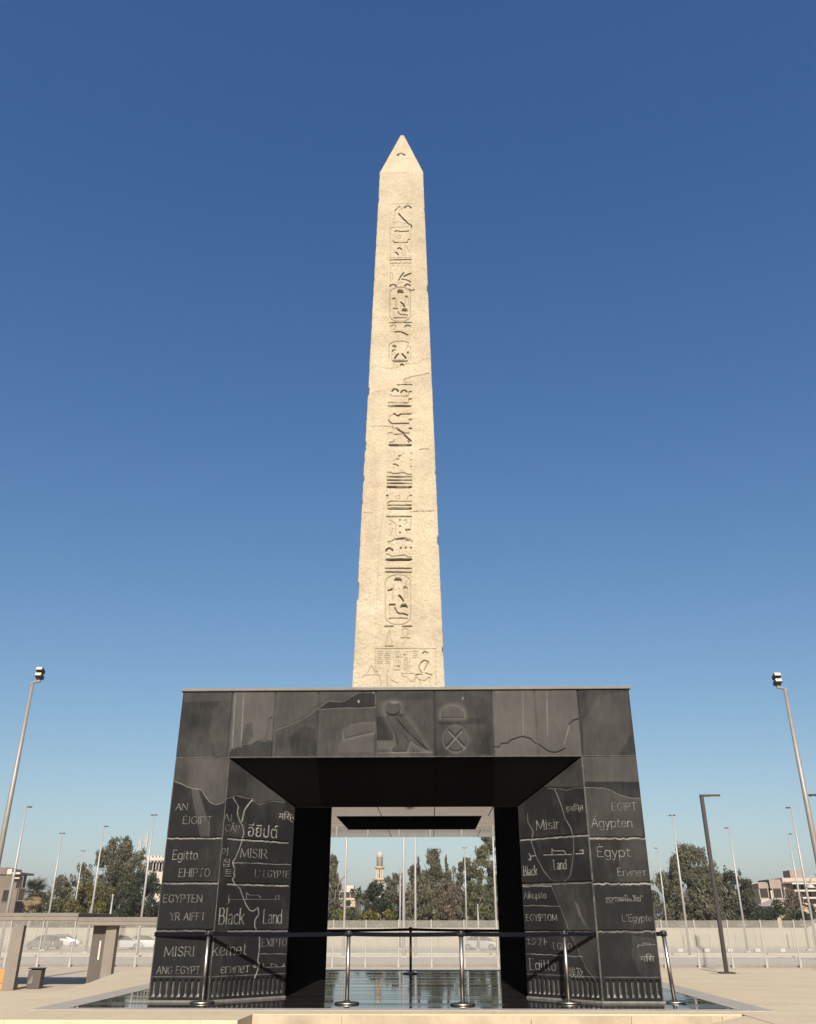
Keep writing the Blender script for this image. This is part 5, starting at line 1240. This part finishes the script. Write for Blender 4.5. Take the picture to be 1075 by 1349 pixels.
# palm
def palm():
    P = aty(43, 1152, 112); H = P.z-LOW; root = empty('palm_tree', (aty(41, 1190, 112).x, 112.5, LOW), 0, 'fan palm with a skirt of dry hanging fronds before the brown building', 'palm')
    bm = BM(); tube(bm, [(0, 0, 0), (.05, 0, H*.4), (0, 0, H*.72)], [.32, .27, .25], 10); obj('trunk', bm, M['bark'], root, True)
    rg = np.random.default_rng(3)
    def fronds(n, el0, el1, ln, mat, nm, z0, fold, bw):
        V, ti = [], []
        for i in range(n):
            az = rg.uniform(0, 2*PI); el = rg.uniform(el0, el1); L_ = ln*rg.uniform(.75, 1.1); d = np.array([math.cos(az)*math.cos(el), math.sin(az)*math.cos(el), math.sin(el)])
            c0 = np.array([0, 0, z0+rg.uniform(-.4, .3)]); side = np.cross(d, [0, 0, 1.0]); side /= np.linalg.norm(side)+1e-6; up = np.cross(side, d); t0 = rg.uniform(.2, .8)
            for k in range(13):
                f = (k-6)/6; dirv = d*math.cos(f*1.15)+side*math.sin(f*1.15)+up*fold*abs(f); dirv /= np.linalg.norm(dirv)
                b0 = c0+d*L_*.30; b1 = b0+dirv*L_*.55*(1-.25*abs(f)); b1[2] -= .18*L_*abs(f)
                w_ = np.cross(dirv, up); w_ = w_/(np.linalg.norm(w_)+1e-6)*bw
                m_ = (b0*.45+b1*.55); V += [b0, m_+w_, b1, m_-w_]; ti += [np.clip(t0+.1*rg.standard_normal(), 0, 1)]*4
            V += [c0, c0+d*L_*.25+side*.03, c0+d*L_*.32, c0+d*L_*.25-side*.03]; ti += [t0]*4
        V = np.array(V); npmesh(nm, V, np.arange(len(V)).reshape(-1, 4), mat, root, {'tint': np.array(ti)})
    fronds(54, -.5, 1.35, 2.6, M['palm_leaf'], 'crown', H-2.1, .15, .055); fronds(130, -1.5, -.7, 2.6, M['palm_dry'], 'dry_skirt', H-2.1, .05, .08)
palm()

# ------------------------------------------------------------------ buildings beyond the trees
def win(r, wobj, x, z, w, h, y=0, frame='render_white'):
    bm = BM()
    for lo, hi in (((x-w/2-.12, y-.08, z-.12), (x+w/2+.12, y-.002, z)), ((x-w/2-.12, y-.08, z+h), (x+w/2+.12, y-.002, z+h+.12)), ((x-w/2-.12, y-.08, z+.001), (x-w/2, y-.002, z+h-.001)), ((x+w/2, y-.08, z+.001), (x+w/2+.12, y-.002, z+h-.001))): box(bm, lo, hi)
    f = obj('window', bm, M[frame], r); bm = BM(); box(bm, (x-w/2+.002, y-.03, z+.002), (x+w/2-.002, y-.003, z+h-.002)); obj('pane', bm, M['pane'], f)
def bld(name, x0, x1, top, Y, mat, lab, dep=9, cat='building'):
    a, b = aty(x0, top, Y), aty(x1, top, Y); wd = b.x-a.x; H = a.z-LOW
    r = empty(name, (a.x, Y, LOW), 0, lab, cat)
    bm = BM(); box(bm, (0, 0, -.3), (wd, dep, H)); obj('wall', bm, M[mat], r)
    return r, wd, H, lambda px_, py_: (aty(px_, py_, Y).x-a.x, aty(px_, py_, Y).z-LOW)
# brown building, left edge
r, wd, H, q = bld('house', -30, 27, 1152, 116, 'render_brown', 'brown two-storey house with a pale parapet at the left edge', 2.2)
x_, z_ = q(4, 1146); x2, _ = q(18, 1146); bm = BM(); box(bm, (q(-30, 1146)[0], -.25, H), (q(10, 1146)[0], 3, q(10, 1143)[1])); obj('parapet', bm, M['render_brown'], r)
bm = BM(); box(bm, (q(10.5, 1146)[0], -.2, H+.001), (q(17, 1146)[0], 3, q(10, 1144.5)[1])); obj('stair_block', bm, M['render_white'], r)
bm = BM(); box(bm, (q(19, 1150)[0], -.7, H+.001), (wd+.25, 4, q(25, 1149.3)[1])); obj('roof_slab', bm, M['render_white'], r)
bm = BM(); box(bm, (q(19, 1156)[0], -.6, q(20, 1158)[1]), (wd+.2, -.004, q(20, 1156)[1])); obj('balcony', bm, M['render_white'], r)
for x, z in ((24.5, 1170), (6, 1188), (27, 1186)): win(r, None, *q(x, z), .8, 1.5, 0, 'render_brown')
# white building behind the tall eucalyptus
r, wd, H, q = bld('apartment_building', 196, 228, 1136, 150, 'render_white', 'white building with a crenellated roof edge beside the left pier', 10)
bm = BM(); box(bm, (-.5, -.7, q(195, 1134)[1]), (wd+.5, -.004, q(195, 1131)[1])); obj('balcony', bm, M['render_white'], r)
x = -.3
for k in range(16):
    bm = BM(); box(bm, (x, -.5, H+.002), (x+.35, -.1, H+1.1)); obj('parapet_post', bm, M['render_white'], r); x += .62
bm = BM(); box(bm, (-.4, -.55, H+.5), (wd+.4, -.51, H+.75)); obj('parapet_rail', bm, M['render_white'], r)
for x in (199, 207, 215): win(r, None, *q(x, 1147), 1.5, 1.5)
for x, y, lab in ((186.5, 1100, 'thin antenna mast with small dishes above the white building'), (195, 1094, 'taller antenna mast beside the left pier above the white building')):
    P = aty(x, y, 152); rr = empty('antenna_mast', (P.x, 152, LOW), 0, lab, 'antenna', 'antenna masts on the white building')
    bm = BM(); tube(bm, [(0, 0, H), (0, 0, P.z-LOW)], .10, 6); obj('mast', bm, M['white_pole'], rr)
    bm = BM(); box(bm, (-.22, -.2, P.z-LOW-2.6), (-.09, .1, P.z-LOW-.6)); box(bm, (.09, -.2, P.z-LOW-2.9), (.22, .1, P.z-LOW-1)); obj('panel', bm, M['render_white'], rr)
# tan building seen in the passage
r, wd, H, q = bld('house', 448, 468, 1186, 146, 'render_tan', 'small tan house between the grey tree and the round dark tree')
bm = BM(); box(bm, (-.2, -.2, H+.001), (wd+.2, 9, H+.35)); obj('roof', bm, M['render_cream'], r)
win(r, None, *q(458, 1194), .9, 1.2)
r, wd, H, q = bld('apartment_building', 446, 472, 1176, 190, 'render_cream', 'pale apartment block low behind the tan house in the passage')
bm = BM(); box(bm, (wd*.3, 1, H+.001), (wd*.75, 4, H+1.5)); obj('stair_block', bm, M['render_white'], r)
for x in (451, 458, 465): win(r, None, *q(x, 1183), 1.1, 1.2)
# minaret
P = aty(500.5, 1119.5, 235); s_ = mpp(P); zz_ = lambda py: aty(500.5, py, 235).z-LOW
root = empty('minaret', (P.x, 235, LOW), 0, 'cream round minaret with two balconies and a small dome rising over the trees', 'minaret')
def lat(nm, prof, mat='render_cream', par=None): bm = BM(); lathe(bm, prof, 20); return obj(nm, bm, M[mat], par or root, True)
lat('base_shaft', [(1.5, -.3), (1.45, zz_(1161.5))]); 
lat('balcony', [(1.3, zz_(1161)), (1.65, zz_(1159)), (1.65, zz_(1156.8)), (1.5, zz_(1156.7))], 'render_tan')
for k in range(8):
    a = k*PI/4+PI/8; bm = BM(); box(bm, (-.17, -.17, zz_(1156.6)), (.17, .17, zz_(1144.5))); vs = bm.verts[:]; bmesh.ops.translate(bm, verts=vs, vec=(math.cos(a)*.88, math.sin(a)*.88, 0)); obj('column', bm, M['render_cream'], root)
lat('inner_shaft', [(.5, zz_(1156.6)), (.5, zz_(1144.4))], 'render_brown')
lat('balcony', [(1.08, zz_(1145)), (1.3, zz_(1143)), (1.3, zz_(1141.6)), (1.1, zz_(1141.5))], 'render_tan')
lat('upper_shaft', [(.84, zz_(1142)), (.80, zz_(1129.5)), (.92, zz_(1129.2)), (.92, zz_(1128.3)), (.8, zz_(1128.2))])
lat('dome', [(.8, zz_(1128.3)), (.83, zz_(1126.8)), (.68, zz_(1124.5)), (.35, zz_(1122.6)), (.08, zz_(1121.6)), (.05, zz_(1119.5))])
# right-hand houses
r, wd, H, q = bld('apartment_building', 1000, 1029, 1170.5, 165, 'render_cream', 'cream block with two dark window openings above the hedge', 12)
bm = BM(); box(bm, (-.1, -.2, H+.001), (wd*.42, 4, H+.9)); box(bm, (wd*.5, -.1, H+.001), (wd+.1, 6, H+1.6)); obj('parapet', bm, M['render_pink'], r)
win(r, None, *q(1010.5, 1183), 2.4, 2.6, 0, 'render_cream'); win(r, None, *q(1022, 1183), 2.4, 2.6, 0, 'render_cream')
bm = BM(); box(bm, (q(1015.5, 1183)[0], -.4, q(1016, 1188)[1]), (q(1017.5, 1183)[0], -.004, q(1016, 1173)[1])); obj('downpipe', bm, M['render_white'], r)
r, wd, H, q = bld('apartment_building', 1030, 1085, 1156.5, 185, 'render_cream', 'tall stepped apartment block with open balconies at the right edge', 14)
for y in (1163, 1172.5, 1182): 
    bm = BM(); box(bm, (wd*.15, -1.6, q(1040, y+2.2)[1]), (wd+.4, -.004, q(1040, y)[1])); obj('balcony', bm, M['render_white'], r)
    for x in (1042, 1052, 1062, 1072): win(r, None, *q(x, y+8), 2.2, 1.3, 0, 'render_pink')
bm = BM(); box(bm, (-1.6, -1.2, q(1031, 1164)[1]), (wd*.5, 2, q(1031, 1162)[1])); obj('roof_slab', bm, M['render_brown'], r)
bm = BM(); box(bm, (wd*.3, 2, H+.001), (wd*.6, 6, H+1.6)); obj('stair_block', bm, M['render_pink'], r)
r, wd, H, q = bld('apartment_building', 981, 1004, 1171, 200, 'render_pink', 'pinkish narrow block half hidden behind the dark green tree', 12)
for k in range(3): win(r, None, *q(989+5*k, 1180), 1.4, 1.4, 0, 'render_white')
bm = BM(); box(bm, (wd*.4, .5, H+.001), (wd*.9, 3, H+1.2)); obj('parapet', bm, M['render_cream'], r)
for (x0, x1, y, Y, m_, lab) in ((1003, 1015, 1167.5, 260, 'render_white', 'far white rooftop just above the cream block'), (1014, 1031, 1168.5, 245, 'render_pink', 'far pink rooftop behind the cream block')):
    r, wd, H, q = bld('distant_house', x0, x1, y, Y, m_, lab, 8)
    bm = BM(); box(bm, (wd*.2, .4, H+.001), (wd*.5, 2, H+.9)); obj('roof_box', bm, M['render_white'], r)
# gabled house
a, b, t = aty(1021, 1193.5, 138), aty(1068, 1193.5, 138), aty(1040, 1186, 138); H = a.z-LOW; wd = b.x-a.x
r = empty('gabled_house', (a.x, 138, LOW), 0, 'low gabled house with a cream front showing over the hedge', 'house')
bm = BM(); vs = [(0, 0), (wd, 0), (wd, H), (wd*.42, t.z-LOW), (0, H)]
f0 = [bm.verts.new((x, 0, z)) for x, z in vs]; f1 = [bm.verts.new((x, 8, z)) for x, z in vs]; bm.faces.new(f0); bm.faces.new(f1[::-1])
for i in range(5): bm.faces.new((f0[i], f1[i], f1[(i+1) % 5], f0[(i+1) % 5]))
obj('wall', bm, M['render_tan'], r)
bm = BM(); zt = t.z-LOW
for (x0, z0, x1, z1) in ((-.7, H-.25, wd*.42, zt+.02), (wd*.42, zt+.02, wd+.7, H-.25)):
    q_ = [bm.verts.new(p) for p in ((x0, -.5, z0+.03), (x1, -.5, z1+.03), (x1, 8.5, z1+.03), (x0, 8.5, z0+.03), (x0, -.5, z0+.25), (x1, -.5, z1+.25), (x1, 8.5, z1+.25), (x0, 8.5, z0+.25))]
    for f in ((3,2,1,0),(4,5,6,7),(0,1,5,4),(1,2,6,5),(2,3,7,6),(3,0,4,7)): bm.faces.new([q_[i] for i in f])
obj('roof', bm, M['tile'], r)
bpy.context.view_layer.update()

# ------------------------------------------------------------------ desert haze
bm = BM(); box(bm, (-260, -60, LOW-1.3), (260, 330, 30))
hz = obj('haze', bm, None); tag(hz, kind='stuff')
mh = bpy.data.materials.new('desert_haze'); mh.use_nodes = True; th = mh.node_tree; th.nodes.clear()
pv = th.nodes.new('ShaderNodeVolumePrincipled'); pv.inputs['Color'].default_value = (.95, .93, .90, 1); pv.inputs['Density'].default_value = .00018; pv.inputs['Anisotropy'].default_value = .1
ho = th.nodes.new('ShaderNodeOutputMaterial'); th.links.new(pv.outputs[0], ho.inputs['Volume']); hz.data.materials.append(mh)

# stone, paint and leaf colours measured against the exposure above: one calibration for every base colour
for m in bpy.data.materials:
    for b in [n for n in m.node_tree.nodes if n.type == 'BSDF_PRINCIPLED']:
        i = b.inputs['Base Color']
        if i.is_linked:
            src = i.links[0].from_socket; m.node_tree.links.remove(i.links[0])
            m.node_tree.links.new(mixc(m.node_tree, 1.0, src, (.56, .56, .56), 'MULTIPLY'), i)
        else: i.default_value = tuple(c*.56 for c in i.default_value[:3])+(1,)
